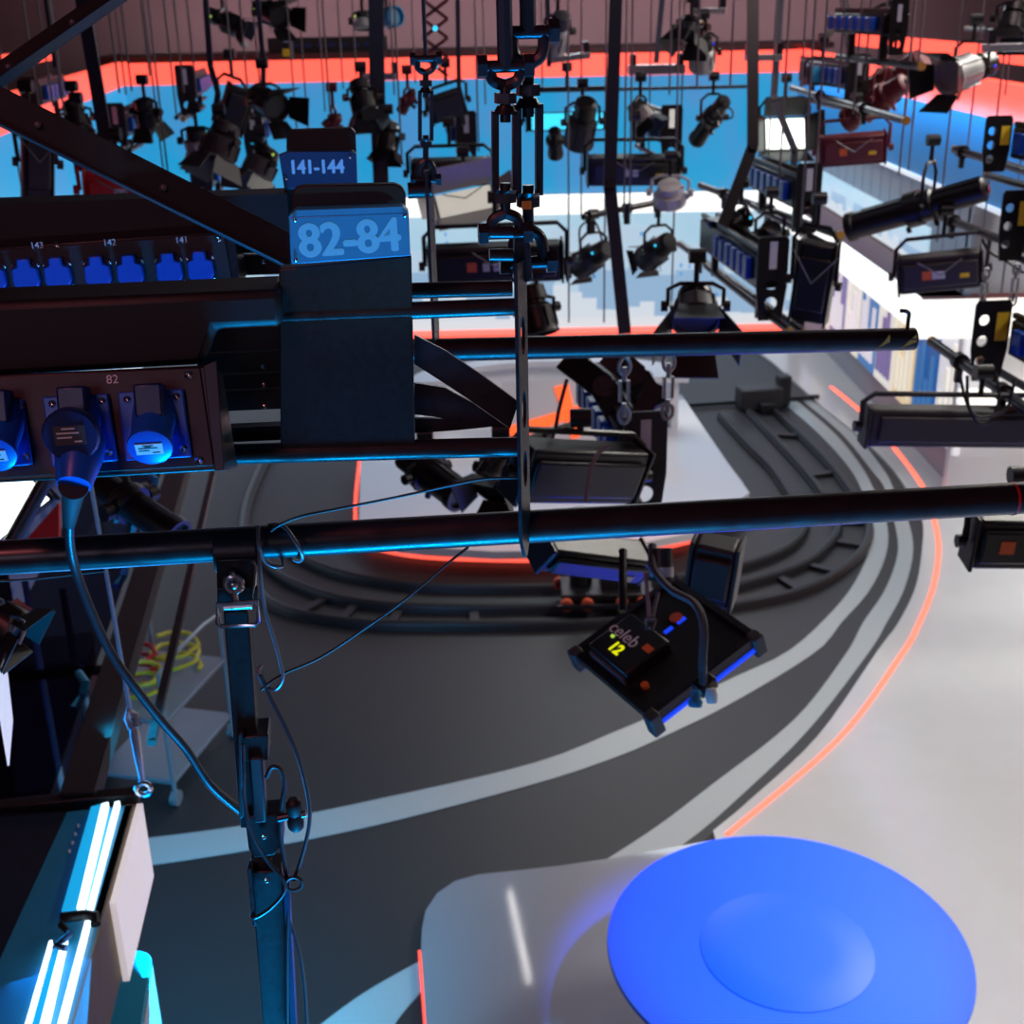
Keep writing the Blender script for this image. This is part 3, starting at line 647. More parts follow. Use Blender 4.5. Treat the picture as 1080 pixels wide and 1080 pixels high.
def softlight(label, c, w, h, yaw, tilt=0, roll=0, m='black_metal', dep=.12, yk=.16, stickers='owy', face=None, hang=.14, barn=False, cat='soft light', cable=True):
    """panel lamp; the local -Y side is its back, as seen from the lighting bridge"""
    c = Q(c); F = frame(c, yaw, tilt, roll); t = thing('softlight', label, cat, c)
    ax = (F.to_3x3() @ V((1, 0, 0))); R = F.to_3x3()
    s = MB(); s.box(F, (-w/2, w/2), (-dep*.3, dep*.6), (-h/2, h/2)); link('housing', s, m, t, .012)
    s = MB(); s.prism([F @ V(k) for k in ((-w*.46, -dep*.3, -h*.34), (w*.46, -dep*.3, -h*.34), (w*.46, -dep*.3, h*.34), (-w*.46, -dep*.3, h*.34))], R @ V((0, -dep*.16, 0))); link('back_cover', s, m, t, .01)
    for x0 in (-w/2-.014, w/2): link('end_cap', MB().box(F, (x0, x0+.014), (-dep*.36, dep*.66), (-h*.54, h*.54)), m, t, .004)
    yp = -dep*.47
    if 'o' in stickers: link('sticker', MB().box(F, (-w*.22, -w*.22+.05), (yp-.002, yp), (-.02, .03)), 'orange', t)
    if 'w' in stickers:
        link('sticker', MB().box(F, (-w*.10, -w*.10+.035), (yp-.002, yp), (-.02, .025)), 'label_white', t); link('sticker', MB().box(F, (-w*.02, -w*.02+.035), (yp-.002, yp), (-.02, .025)), 'label_white', t)
    if 'y' in stickers: link('sticker', MB().box(F, (w*.24, w*.24+.05), (yp-.002, yp), (-.025, .0)), 'yellow_label', t)
    if face: link('lit_face', MB().box(F, (-w*.45, w*.45), (-dep*.5, -dep*.46) if face[1] < 0 else (dep*.6, dep*.63), (-h*.42, h*.42)), face[0], t)
    if barn:
        for sg in (-1, 1):
            s = MB(); y0 = -dep*.46 if face and face[1] < 0 else dep*.6; k = -1 if y0 < 0 else 1
            s.prism([F @ V(q) for q in ((-w/2, y0, sg*h/2), (w/2, y0, sg*h/2), (w*.56, y0+k*.12, sg*(h/2+.1)), (-w*.56, y0+k*.12, sg*(h/2+.1)))], R @ V((0, 0, .006))); link('barn_door', s, m, t)
            s = MB(); s.prism([F @ V(q) for q in ((sg*w/2, y0, -h/2), (sg*w/2, y0, h/2), (sg*(w/2+.1), y0+k*.12, h*.56), (sg*(w/2+.1), y0+k*.12, -h*.56))], R @ V((.006, 0, 0))); link('barn_door', s, m, t)
    if yk:
        yoke(t, c, ax, w/2+.03, h/2+yk, m, .012)
        if hang: clampbits(t, c + Z*(h/2+yk), hang)
    if cable:
        for sg in (-1, 1):
            s = MB(); s.tube([F @ V((.12*sg, yp, h*.42)), F @ V((0, yp-.03, h*.05))], .004, 6); link('safety_cable', s, 'rope_steel', t)
    return t
def profile(label, a, b, r, m='black_metal', yk=.2, fins=True, acc='dark_steel', cat='profile spotlight', hang=.12, tail=.28, ykm=None):
    """long tube spotlight from rear a to lens b"""
    A, Bq = Q(a), Q(b); d = (Bq-A); L = d.length; d.normalize(); c = A.lerp(Bq, .42); t = thing('profile_spotlight', label, cat, c)
    ax = d.cross(Z).normalized(); up = ax.cross(d)
    s = MB(); s.lathe(A, A+d, [(0, r*.55), (.015, r*.8), (L*tail, r*.85), (L*tail+.01, r*1.05), (L*(tail+.16), r*1.05)], 18); link('lamp_house', s, m, t)
    s = MB(); s.lathe(A + d*L*(tail+.14), Bq, [(0, r*.8), (.01, r*.92), (L*(.86-tail)-.05, r*.92), (L*(.86-tail)-.04, r*1.02), (L*(.86-tail), r*1.02), (L*(.86-tail)+.001, r*.8), (L*(.86-tail)-.02, r*.75)], 18); link('lens_tube', s, m, t)
    s = MB(); s.lathe(A + d*L*(tail+.1), A + d*L*(tail+.2), [(0, r*1.2), (L*.1, r*1.2)], 18); link('shutter_ring', s, m, t)
    if fins:
        for k in range(5):
            an = PI*(.1+.2*k); n = ax*math.cos(an) + up*math.sin(an); p0 = A + d*L*.03 + n*r*.8; link('cooling_fin', MB().bar(p0, p0 + d*L*(tail-.04), .006, .02, n), m, t)
            p0 = A + d*L*(tail+.2) + n*r*.9; link('tube_rib', MB().bar(p0, p0 + d*L*(.68-tail), .008, .012, n), m, t)
    s = MB(); s.cyl(A - d*.012, A, r*.3, n=10); link('rear_light', s, acc, t)
    if yk: yoke(t, c, ax, r*1.35, yk, ykm or m, .01); clampbits(t, c + Z*yk, hang, ykm or m)
    for k in (.1, -.1): 
        s = MB(); q = A + d*L*(tail+.12+k) - up*r*1.05; s.cyl(q, q - up*.035, .014, n=8); link('focus_knob', s, m, t)
    return t
def fresnel(label, a, b, r, m='black_metal', yk=.22, barn=True, acc='dark_steel', cat='fresnel lamp', hang=.12, body=None, flare=1.0):
    """short lamp from its rear a to its front rim b"""
    A, Bq = Q(a), Q(b); d = (Bq-A); L = d.length; d.normalize(); c = A.lerp(Bq, .5); t = thing('fresnel_lamp', label, cat, c)
    ax = d.cross(Z).normalized(); up = ax.cross(d)
    s = MB(); s.lathe(A, A+d, [(0, r*.5), (L*.05, r*.72), (L*.32, r*.8), (L*.34, r*.62), (L*.42, r*.62)], 18); link('lamp_head', s, m, t)
    s = MB(); s.lathe(A + d*L*.40, Bq, [(0, r*.7), (L*.08, r*.92), (L*.45, r), (L*.55, r), (L*.6, r*1.08), (L*.6+.004, r*.9), (L*.52, r*.86)], 20); link('body', s, body or m, t)
    for k in range(8):
        an = 2*PI*k/8; n = ax*math.cos(an) + up*math.sin(an); p0 = A + d*L*.5 + n*r; link('body_rib', MB().bar(p0, p0 + d*L*.4, .006, .014, n), body or m, t)
    s = MB(); s.lathe(Bq - d*.05, Bq, [(0, r*.84), (.012, r*.6), (.016, 0)], 18); link('lens', s, 'grey_housing', t)
    if barn:
        for n, x in ((up, ax), (-up, ax), (ax, up), (-ax, up)):
            e = Bq + n*r*.95; g = r*flare; s = MB(); s.prism([e - x*r*.75, e + x*r*.75, e + x*r*1.0 + d*g + n*g*.5, e - x*r*1.0 + d*g + n*g*.5], n*.004); link('barn_door', s, m, t)
    link('indicator', MB().ball(A + d*L*.2 + ax*(r*.8 if ax.dot(fw) < 0 else -r*.8), .008), acc, t)
    if yk: yoke(t, c, ax, r*1.15, yk, m, .01); clampbits(t, c + Z*yk, hang)
    return t
BARCAT = 'lighting bar'
def bar(label, a, b, z, rp=.024, m='black_pipe', tip=True, clamps=()):
    """hanging tube at height z from pixel a to pixel b"""
    A, Bq = G(*a, z), G(*b, z); t = thing('lighting_bar', label, BARCAT, A.lerp(Bq, .5))
    link('tube', MB().cyl(A, Bq, rp, n=14), m, t)
    d = (Bq-A).normalized()
    if tip:
        for q, k in ((A, -1), (Bq, 1)): link('end_cap', MB().cyl(q, q + d*k*.02, rp*1.08, n=14), 'yellow_paint', t)
    for f in clamps:
        q = A.lerp(Bq, f); link('clamp', MB().cyl(q - d*.025, q + d*.025, rp*1.7, n=14), 'black_metal', t)
        link('clamp_bolt', MB().bar(q, q - Z*.1, .03, .03, d), 'black_metal', t)
    return t
HD = V((math.sin(math.radians(-5.5)), math.cos(math.radians(-5.5)), 0))
def hoist(label, at, z, L=1.2, near=True, h=.16, wd=.15, side=1, ext=.35, tagcol='label_white', yel=False, pz=.34, pw=.075, sock=True, pm='black_metal', holes=2, drop=.14):
    """motor hoist: a socket box over a hanging tube, with a pierced plate at one end; at = pixel of the plate's middle, z its height.
    near: the plate is the end nearest the bridge. side: +1 sockets on the right, -1 on the left"""
    B0 = G(*at, z); d = -HD if near else HD; A0 = B0 - d*L; t = thing('hoist_unit', label, 'hoist', B0.lerp(A0, .5))
    F = M.Translation(A0) @ M(((d.x, -d.y, 0), (d.y, d.x, 0), (0, 0, 1))).to_4x4()       # x runs to the plate
    sy = side if near else -side
    link('housing', MB().box(F, (.0, L-.03), (-wd/2, wd/2), (-h/2, h/2)), 'black_metal', t, .008)
    for y0 in (-wd*.3, wd*.3): link('top_rail', MB().box(F, (-.05, L), (y0-.012, y0+.012), (h/2, h/2+.025)), 'black_metal', t)
    zt_ = -h/2-drop
    link('tube', MB().cyl(F @ V((-.1, 0, zt_)), F @ V((L+ext, 0, zt_)), .02, n=12), 'black_pipe', t)
    link('tube_end', MB().cyl(F @ V((L+ext, 0, zt_)), F @ V((L+ext+.02, 0, zt_)), .022, n=12), 'yellow_paint', t)
    for x0 in (.1, L-.2): link('bracket', MB().box(F, (x0, x0+.03), (-.02, .02), (zt_-.02, -h/2)), 'black_metal', t)
    n = V((-d.y, d.x, 0)); n = n if n.x > 0 else -n; k = V((-n.y, n.x, 0))
    Fp = M.Translation(B0 + V((0, 0, pz*.36)) - (n*0 if near else n*(pw+wd*.45))) @ M(((n.x, 0, n.y), (n.y, 0, -n.x), (0, 1, 0))).to_4x4()   # plate plane, z towards the bridge
    outer = [(-pw, .03), (-pw*.85, .05), (pw*.85, .05), (pw, .03), (pw, -pz*.55), (pw*.75, -pz), (-pw*.75, -pz), (-pw, -pz*.55)]
    if yel: hs = [ell(-pw*.45, -pz*(.12+.3*q), pw*.3, pw*.3, 14) for q in range(3)]
    else: hs = [ell(0, -pz*(.52+.25*q), pw*.42, pw*.42 if q else pw*.3, 14) for q in range(holes)]
    pp = link('end_plate', MB().plate(Fp, outer, hs, .01), pm, t)
    if yel: link('warning_label', MB().box(Fp, (pw*.2, pw*.85), (-pz*.42, -pz*.02), (.010, .013)), 'yellow_label', pp)
    else: link('number_tag', MB().box(Fp, (-pw*.24, pw*.24), (-pz*.3, pz*.06), (.010, .014)), tagcol, pp)
    if sock:
        for q in range(6):
            x0 = L - .2 - q*.13; y0 = sy*wd/2
            link('socket', MB().box(F, (x0, x0+.085), (min(y0, y0+sy*.035), max(y0, y0+sy*.035)), (-h*.3, h*.36)), 'blue_plastic', t, .006)
    return t
def strap(label, pts, wm=.05, m='navy_strap', cat='hoist strap', name='hoist_strap'):
    q = [P(*k) for k in pts]; t = thing(name, label, cat, q[-1])
    for i in range(len(q)-1):
        link('bar', MB().bar(q[i], q[i+1], wm, .02, fw), m, t)
        if i: 
            s = MB(); s.cyl(q[i] - fw*.03, q[i] + fw*.02, wm*.42, n=12); link('joint_bolt', s, 'dark_steel', t)
    return t
def ropes(label, group, items, r=.006, m='rope_steel'):
    first = None
    for x, y, d in items:
        p = P(x, y, d); top = V((p.x, p.y, 7.95)); s = MB(); s.cyl(p, top, r, n=6); o = link('wire_rope', s, m); tag(o, label, 'wire rope', group)
def tray(label, c, w, dpt=.12, th=.04, yaw=0, roll=0):
    F = frame(Q(c), yaw, 0, roll); t = thing('rope_tray', label, 'tray', Q(c))
    link('channel', MB().box(F, (-w/2, w/2), (-dpt/2, dpt/2), (0, th)), 'aluminium', t, .004)
    for x in (-w*.42, w*.42): link('pulley_block', MB().box(F, (x-.02, x+.02), (-dpt/3, dpt/3), (th, th+.07)), 'dark_steel', t)
    return t
def chainlink(label, x, y0, y1, d, m='aluminium'):
    a, b = P(x, y0, d), P(x, y1, d); a = V((b.x, b.y, a.z)); t = thing('rigging_turnbuckle', label, 'turnbuckle', b); L = (a-b).length
    for sg in (-1, 1): link('side', MB().bar(a.lerp(b, .3) + U*.013*sg, a.lerp(b, .7) + U*.013*sg, .009, .012, W), m, t)
    for f0, f1 in ((0, .32), (.68, 1)):
        link('eye_rod', MB().cyl(a.lerp(b, f0+.05), a.lerp(b, f1), .008, n=8), m, t)
    for f in (.04, .96):
        s = MB(); c = a.lerp(b, f); s.tube([c + U*.018*math.cos(k*PI/6) + Z*.028*math.sin(k*PI/6) for k in range(12)], .006, 6, True); link('shackle', s, m, t)
    return t
# ------------------------------------------------------------------ lamps: right half of the grid
profile('very long black profile spotlight slanting in front of the pale screen at right', (1041, 199, 7.0), (895, 240, 7.5), .085, yk=.24, tail=.36)
softlight('black soft light with orange and yellow stickers under the long profile spotlight at right', (991, 287, 7.2), .44, .21, -14, 8, -8, m='dark_panel', yk=.1)
softlight('dark red-lit soft light hanging left of the big profile spotlight', (899, 158, 8.6), .42, .2, -6, 10, -4, m='red_housing', yk=.1, stickers='oy')
fresnel('dark red barrel lamp, upper of two, crossing the orange band', (976, 62, 8.8), (908, 112, 9.2), .13, m='red_housing', yk=.2, barn=False, body='red_housing')
profile('dark red tube lamp just below the upper barrel lamp at the orange band', (956, 86, 8.6), (893, 128, 9.0), .085, m='red_housing', yk=.2, fins=False)
fresnel('silver bodied lamp with black barn doors over the orange band at right', (1046, 66, 7.6), (1000, 82, 7.4), .10, m='black_metal', yk=.16, body='light_housing', acc='indicator_blue', flare=1.4)
softlight('glaring white lit LED panel with black barn doors facing the bridge', (826, 143, 9.5), .32, .26, 4, -18, 0, face=('led_white', -1), barn=True, stickers='', yk=.14, cable=False)
hoist('hoist unit with blue sockets close under the glaring white LED panel', (852, 205), 3.95, 1.0, side=-1)
bar('long bar running below the glaring panel hoist to a yellow tip', (740, 196), (885, 248), 3.72, clamps=(.2, .55))
hoist('large black hoist unit with a row of blue sockets right of centre', (814, 288), 3.62, 1.3, side=-1, h=.18, pz=.4, pw=.085)
bar('black bar slanting down right under the large blue-socket hoist', (718, 258), (848, 352), 3.35, clamps=(.2, .7))
softlight('tall black lamp panel hanging on end right of the large hoist', (858, 298, 6.6), .17, .42, -24, 6, 6, stickers='', yk=.08, m='black_metal')
fresnel('small lamp with cyan dot sitting on the bar above the large hoist', (790, 225, 7.6), (772, 240, 7.6), .08, yk=.1, acc='indicator_cyan')
fresnel('small lamp with bright blue dot close right above the large hoist', (815, 238, 7.3), (808, 256, 7.4), .08, yk=.12)
fresnel('big dark grey barn-door lamp seen from behind, left below the large hoist', (733, 308, 5.6), (734, 338, 5.5), .105, yk=.1, body='grey_housing', m='black_metal', flare=1.6)
hoist('hoist unit at the top right with pierced plate and yellow label', (1078, 149), 4.25, .9, False, side=-1, yel=True, pz=.24)
bar('silvery bar end below the top right hoist, holding the long profile spotlight', (1008, 158), (1110, 189), 4.05, m='dark_steel', clamps=(.08,))
hoist('hoist unit at the right edge with three round holes and a yellow label', (1098, 233), 3.92, .9, False, side=-1, yel=True, pz=.3)
bar('black bar with red tape above the stickered soft light at right', (994, 229), (1120, 277), 3.75, clamps=(.1,))
hoist('nearest hoist unit at the right edge with yellow label and blue sockets', (1078, 353), 3.55, .9, False, side=-1, yel=True, pz=.32, pw=.085)
bar('black bar with clamp and cable loops at the right edge, yellow tip', (984, 361), (1120, 458), 3.4, clamps=(.25, .6))
softlight('long flat grey linear lamp panel at the right edge above the long pipe', (1030, 451, 5.4), .95, .17, 3, 4, 3, m='grey_housing', dep=.1, stickers='', yk=.06, hang=.1, cable=False)
softlight('black box lamp under the right end of the long pipe', (1066, 571, 4.4), .26, .19, 0, 6, 2, stickers='o', yk=.05, hang=.1, cable=False)
hoist('hoist unit high above the red barrel lamps, with grey monitor-like plate', (905, 82), 4.45, 1.1, side=-1, pz=.3)
softlight('small grey panel lamp left of the red barrel lamps at the orange band', (866, 80, 9.4), .2, .13, 8, -8, 3, face=('sign_blue', -1), stickers='', yk=.06, cable=False)
bar('silvery bar slanting under the red barrel lamps', (836, 93), (955, 127), 4.3, m='dark_steel', clamps=(.3, .7))
bar('thin dark bar high above the orange band at right', (1020, 30), (1100, 36), 4.72, .018, clamps=(.3,))
fresnel('black lamp at the very top right corner above the orange band', (1072, 4, 7.0), (1066, 34, 7.0), .08, yk=.08)
hoist('dark hoist at top right against the mauve wall', (947, 26), 4.84, .8, side=-1, pz=.24, pw=.05, h=.11)
softlight('small dark box lamp beside the top right hoist', (936, 22, 8.0), .12, .11, 0, 0, 0, stickers='', yk=.04, cable=False)
tray('grey aluminium tray high right of the thick black strap', (805, 64, 8.5), .24)
tray('grey aluminium tray at the right edge above the orange band', (1064, 54, 6.8), .26)
tray('longest grey aluminium tray right of the kinked strap', (692, 78, 8.6), .38, .14, .06)
tray('tilted grey aluminium tray left of the kinked strap', (601, 64, 8.6), .28, .12, .04, 0, -6)
tray('grey tray crossing the thick strap left of the turnbuckles', (400, 84, 8.6), .26)
tray('small bright tray at the head of the moving lamp cluster', (747, 15, 8.6), .22)
# ------------------------------------------------------------------ lamps: middle
profile('slim black tube spotlight hanging alone in front of the blue wall', (764, 106, 8.8), (735, 147, 9.4), .065, m='black_metal', yk=.16, fins=False)
fresnel('ribbed grey lamp pointing down in front of the cyan wall beside the kinked strap', (619, 106, 8.2), (610, 150, 8.5), .1, m='black_metal', body='grey_housing', yk=.12, acc='indicator_cyan', barn=False)
fresnel('small lamp facing down left, left one of two before the skyline screen', (640, 262, 8.2), (612, 280, 8.5), .09, yk=.16, body='grey_housing', acc='indicator_cyan', flare=.5)
fresnel('small lamp facing down left, right one of two before the skyline screen', (706, 254, 8.2), (682, 273, 8.5), .09, yk=.16, body='grey_housing', acc='indicator_cyan', flare=.5)
bar('black bar in front of the white header over the two small lamps', (615, 229), (725, 207), 3.75, .02, tip=False, clamps=(.06, .4, .7))
softlight('black soft light with yellow sticker above the white header, behind the kinked strap', (668, 180, 8.0), .56, .18, 2, 12, 1, stickers='wy', yk=.1)
fresnel('round white lamp with a blue band over the white header', (706, 194, 7.8), (707, 212, 7.9), .1, m='white_plastic', body='white_plastic', barn=False, yk=.1, acc='orange')
softlight('cyan glowing strip lamp with yoke behind the right turnbuckle', (598, 128, 9.0), .56, .13, 0, -6, 0, face=('indicator_cyan', -1), stickers='', yk=.16, cable=False)
profile('short dark tube hanging straight down under the cyan strip lamp', (585, 136, 8.6), (586, 164, 8.8), .055, yk=.0, fins=False)
bar('thin black bar crossing the blue wall below the orange band', (566, 96), (800, 91), 4.22, .016, tip=False)
hoist('hoist unit with white-lit plate right of the kinked strap', (708, 138), 4.15, 1.1, side=-1, tagcol='soft_white', pm='dark_steel')  # white light on the tag is put in as a glowing tag colour
fresnel('silver and black lamp between the kinked strap and the white-lit plate', (668, 108, 8.4), (682, 128, 8.4), .08, body='light_housing', yk=.1)
fresnel('dark lamp of the moving head cluster hanging before the orange band', (742, 40, 8.4), (740, 70, 8.6), .085, m='black_metal', body='light_housing', yk=.12, acc='indicator_blue', barn=False)
fresnel('upper dark lamp of the moving head cluster against the mauve wall', (732, 20, 8.3), (726, 38, 8.3), .1, yk=.06, acc='orange')
fresnel('white and red moving lamp left of the kinked strap at the orange band', (594, 14, 8.0), (583, 52, 8.2), .08, m='grey_housing', body='light_housing', yk=.1, acc='red_paint', barn=False)
softlight('pale grey faced panel lamp leaning behind the small turnbuckle', (490, 216, 7.4), .36, .16, 6, -28, -10, m='light_housing', face=('soft_white', -1), barn=True, stickers='', yk=.08)
softlight('black soft light above the pale grey faced lamp', (475, 182, 7.8), .46, .16, 3, 10, 0, stickers='w', yk=.08)
softlight('wide black soft light with orange sticker in front of the skyline screen', (523, 278, 6.6), .68, .2, 1, 10, -1, stickers='ow', yk=.1)
fresnel('black tube lamp pointing down behind the end strap', (560, 300, 6.2), (572, 352, 6.2), .085, yk=.06, barn=False)
softlight('dark square panel tilted behind the small turnbuckle', (471, 112, 9.0), .24, .18, 12, 8, -16, stickers='', yk=.06, cable=False)
profile('tiny red and black spotlight left of the small turnbuckle', (436, 95, 9.0), (423, 118, 9.1), .04, m='red_housing', yk=.08, fins=False)
hoist('hoist plate with white tag left of the big turnbuckles', (492, 143), 4.1, 1.0, side=-1)
fresnel('cyan-lit lamp at the top left of the small turnbuckle', (398, 22, 9.5), (418, 17, 9.3), .07, body='sign_blue', yk=.06, barn=False)  # cyan light on the body is put into its colour
fresnel('pale lamp with green dot beside the thick strap at the top', (382, 14, 8.8), (383, 30, 8.8), .06, body='light_housing', yk=.06, acc='indicator_green', barn=False)
# ------------------------------------------------------------------ lamps: left
fresnel('lamp with cyan-lit bracket hanging at the top left of the mauve wall', (218, 14, 9.0), (254, 30, 9.0), .07, body='black_metal', yk=.08, acc='indicator_green', barn=True)
fresnel('black barn-door lamp at the top, right of the cyan-lit lamp', (272, 8, 8.6), (296, 18, 8.4), .08, yk=.05, acc='indicator_green', flare=1.3)
hoist('dark hoist with pink tag before the left end of the cyan wall', (123, 134), 4.15, 1.0, pz=.36, tagcol='pink_tag')
bar('short black bar under the pink-tag hoist on the left', (170, 131), (126, 158), 4.0, .022, tip=False, clamps=(.3, .8))
fresnel('dark lamp beside the pink-tag hoist at left', (150, 104, 8.2), (158, 132, 8.3), .08, yk=.08)
hoist('second dark hoist from the left at the edge of the orange band', (196, 92), 4.4, .9)
bar('short bar below the second hoist from the left', (216, 103), (186, 124), 4.15, .02, tip=False, clamps=(.5,))
fresnel('pale glassy lamp below the second hoist from the left', (206, 136, 8.0), (211, 160, 8.1), .085, body='light_housing', yk=.08, acc='indicator_green')
hoist('lower hoist with white tag just above the long strut', (212, 186), 3.9, 1.0, pz=.34)
softlight('narrow dark panel lamp leaning left of the middle rope group', (248, 116, 8.4), .15, .3, 20, 4, 22, stickers='', yk=.06, cable=False)
fresnel('black lamp with open barn doors pointing right before the cyan wall', (268, 100, 7.8), (292, 114, 7.6), .085, yk=.1, flare=1.5)
hoist('hoist with white tag between the narrow panel and the signs', (267, 140), 4.1, 1.1, pz=.42)
fresnel('bulky dark lamp low behind the long strut, left of the signs', (240, 130, 7.4), (228, 168, 7.4), .11, yk=.06, m='dark_panel')
fresnel('grey lamp low behind the upper sign, among cables', (284, 156, 7.6), (270, 186, 7.6), .10, yk=.06, m='black_metal', body='grey_housing', acc='indicator_green')
softlight('tall narrow dark lamp on end near the left edge', (40, 172, 6.6), .13, .38, 24, 6, 8, stickers='', yk=.05, m='dark_panel')
hoist('dark hoist near the left edge in front of the orange band', (32, 100), 4.4, .9, pz=.22, tagcol='yellow_label')
fresnel('dark lamp between the two struts at left', (76, 106, 7.6), (84, 142, 7.6), .08, yk=.06)
softlight('red-lit box lamp just above the rear rail at left', (128, 201, 6.4), .34, .17, 14, 10, 4, m='red_paint', stickers='w', yk=.05)  # red light falling on the box is put into its housing colour
softlight('thin dark lamp panel hanging behind the long strut', (88, 160, 7.4), .09, .22, 10, 4, 2, stickers='', yk=.05, cable=False)
profile('small red and black lamp on a thin pole above the 141-144 sign', (358, 122, 8.6), (344, 136, 8.6), .05, m='red_housing', yk=.1, fins=False)
fresnel('dark lamp hanging beside the thick strap, right of the signs', (378, 84, 8.0), (386, 120, 8.0), .085, yk=.06)
fresnel('lamp with a glowing white rim right of the thick strap', (412, 128, 8.2), (408, 160, 8.2), .07, yk=.05, acc='soft_white')
c = P(278, 50, 9.6); F = frame(c, 4); t = thing('control_rack', 'low dark equipment strip with faint blue lights on top of the back set wall', 'equipment strip', P(345, 48, 19.2))
c = P(345, 48, 19.2); F = frame(c)
link('housing', MB().box(F, (-.9, .9), (0, .2), (-.1, .12)), 'set_black', t, .01)
for i in range(8): link('blue_light', MB().box(F, (-.7+.18*i, -.6+.18*i), (-.01, 0), (-.02, .03)), 'dark_blue_plastic', t)
c = P(302, 48, 12); F = frame(c); t = thing('junction_box', 'black box with yellow label hanging at the top of the orange band', 'junction box', c)
link('housing', MB().box(F, (-.05, .05), (0, .08), (-.12, .1)), 'black_paint', t, .006); link('label', MB().box(F, (-.04, .04), (-.004, 0), (-.1, -.03)), 'yellow_label', t); link('display', MB().box(F, (-.025, .025), (-.004, 0), (.03, .06)), 'label_white', t)
# ------------------------------------------------------------------ centre hoist below the farther pipe, and its lamps
hc = hoist('big black hoist at the centre with two round holes in its end plate', (680, 482), 3.48, 1.0, side=-1, h=.16, wd=.17, pz=.34, pw=.078, pm='dark_panel', ext=.0)
for q, z0 in ((((600, 300, 4.6), (618, 395, 4.7), (640, 440, 4.7)), 0), (((622, 330, 4.5), (668, 408, 4.5), (690, 470, 4.5)), 1)): pass
strap('pair of crossed black pantograph arms over the centre hoist, left arm', [(596, 378, 4.9), (636, 408, 4.8), (668, 462, 4.7)], .1, 'black_metal', 'pantograph arm', 'pantograph_arm')
strap('right pantograph arm over the centre hoist, dark and bent', [(640, 372, 4.9), (672, 398, 4.9), (692, 430, 4.8)], .1, 'black_metal', 'pantograph arm', 'pantograph_arm')
strap('small bent pantograph arm at the right of the centre hoist plate', [(692, 404, 4.7), (680, 428, 4.7), (672, 448, 4.7)], .07, 'black_metal', 'pantograph arm', 'pantograph_arm')
chainlink('silver turnbuckle left of the orange-hole end plate', 658, 378, 440, 3.95)
chainlink('silver turnbuckle right of the orange-hole end plate', 704, 374, 436, 3.98)
softlight('long black linear lamp running right behind the end strap to the centre hoist', (612, 500, 4.3), .5, .2, 30, 12, 14, stickers='', yk=.05, hang=.05, cable=False)
softlight('long black lamp panel with grey edge below the long pipe at centre', (626, 590, 4.0), .44, .10, 24, 30, 25, stickers='y', yk=.0, cable=False)
profile('black ribbed barrel lamp pointing down right under the near rail', (425, 480, 5.6), (486, 524, 5.4), .075, yk=.06)
fresnel('black lamp head hanging just left of the end strap below the rail', (540, 478, 5.0), (518, 516, 4.9), .08, yk=.05, acc='indicator_blue')
bar('thin black arm beside the orange cross emblem', (520, 476), (610, 446), 3.1, .018, tip=False, clamps=(.6,))
softlight('dark square lamp with grey side below the long pipe right of centre', (752, 604, 4.0), .13, .21, -20, 4, 6, m='dark_panel', stickers='', yk=.0, cable=False)
# LED panel with yellow display
c = P(702, 692, 3.75)
ex_ = (P(792, 676, 3.6)-P(683, 760, 3.5)).normalized(); ey_ = (P(612, 686, 3.8)-P(683, 760, 3.5)).normalized()
c = (P(792, 676, 3.6)+P(612, 686, 3.8))/2
cl_ = axes(c, ex_, ey_)
w = (P(792, 676, 3.6)-P(683, 760, 3.5)).length/2; h = (P(612, 686, 3.8)-P(683, 760, 3.5)).length/2
lp_ = thing('led_panel_lamp', 'black square LED panel lamp hanging tilted over the track, yellow digits on its back', 'LED panel', c)
hs = link('housing', MB().box(cl_, (-w, w), (-h, h), (-.05, .0)), 'black_paint', lp_, .012)
for a, b_ in ((-1, -1), (1, -1), (1, 1), (-1, 1)): link('corner_guard', MB().box(cl_, (a*w-.02, a*w+.02), (b_*h-.02, b_*h+.02), (-.06, .015)), 'grey_housing', lp_, .006)
for b_ in (-1, 1):
    link('edge_rail', MB().box(cl_, (-w, w), (b_*h-.008, b_*h+.012), (-.015, .012)), 'dark_steel', lp_); link('side_rail', MB().box(cl_, (b_*w-.01, b_*w+.01), (-h, h), (-.015, .012)), 'black_metal', lp_)
link('blue_edge', MB().box(cl_, (-w*.9, w*.9), (-h-.014, -h-.006), (-.034, -.024)), 'indicator_blue', lp_)
bxp = link('control_box', MB().box(cl_, (-w*.85, w*.02), (-h*.25, h*.75), (0, .05)), 'black_metal', lp_, .008)
X_, Y_ = cl_.to_3x3() @ V((1, 0, 0)), cl_.to_3x3() @ V((0, 1, 0))
text('brand_print', 'celeb', cl_ @ V((-w*.36, h*.42, .051)), -Y_, X_, .06, 'white_print', bxp)
text('digits', '12', cl_ @ V((-w*.62, h*.3, .051)), -Y_, X_, .05, 'display_yellow', bxp, .0015)
link('green_light', MB().box(cl_, (-w*.52, -w*.47), (h*.52, h*.58), (.05, .053)), 'indicator_green', bxp)
link('orange_print', MB().box(cl_, (-w*.36, -w*.24), (-h*.2, -h*.02), (.05, .052)), 'orange', bxp)
link('orange_knob', MB().cyl(cl_ @ V((-w*.7, -h*.45, 0)), cl_ @ V((-w*.7, -h*.45, .012)), .012), 'orange', lp_)
for k in range(2): link('blue_light', MB().box(cl_, (w*.18+.05*k, w*.18+.05*k+.03), (h*.16, h*.16+.012), (0, .004)), 'indicator_blue', lp_)
link('fan_grill', MB().cyl(cl_ @ V((w*.5, h*.3, 0)), cl_ @ V((w*.5, h*.3, .006)), .02, n=20), 'orange_wheel', lp_)
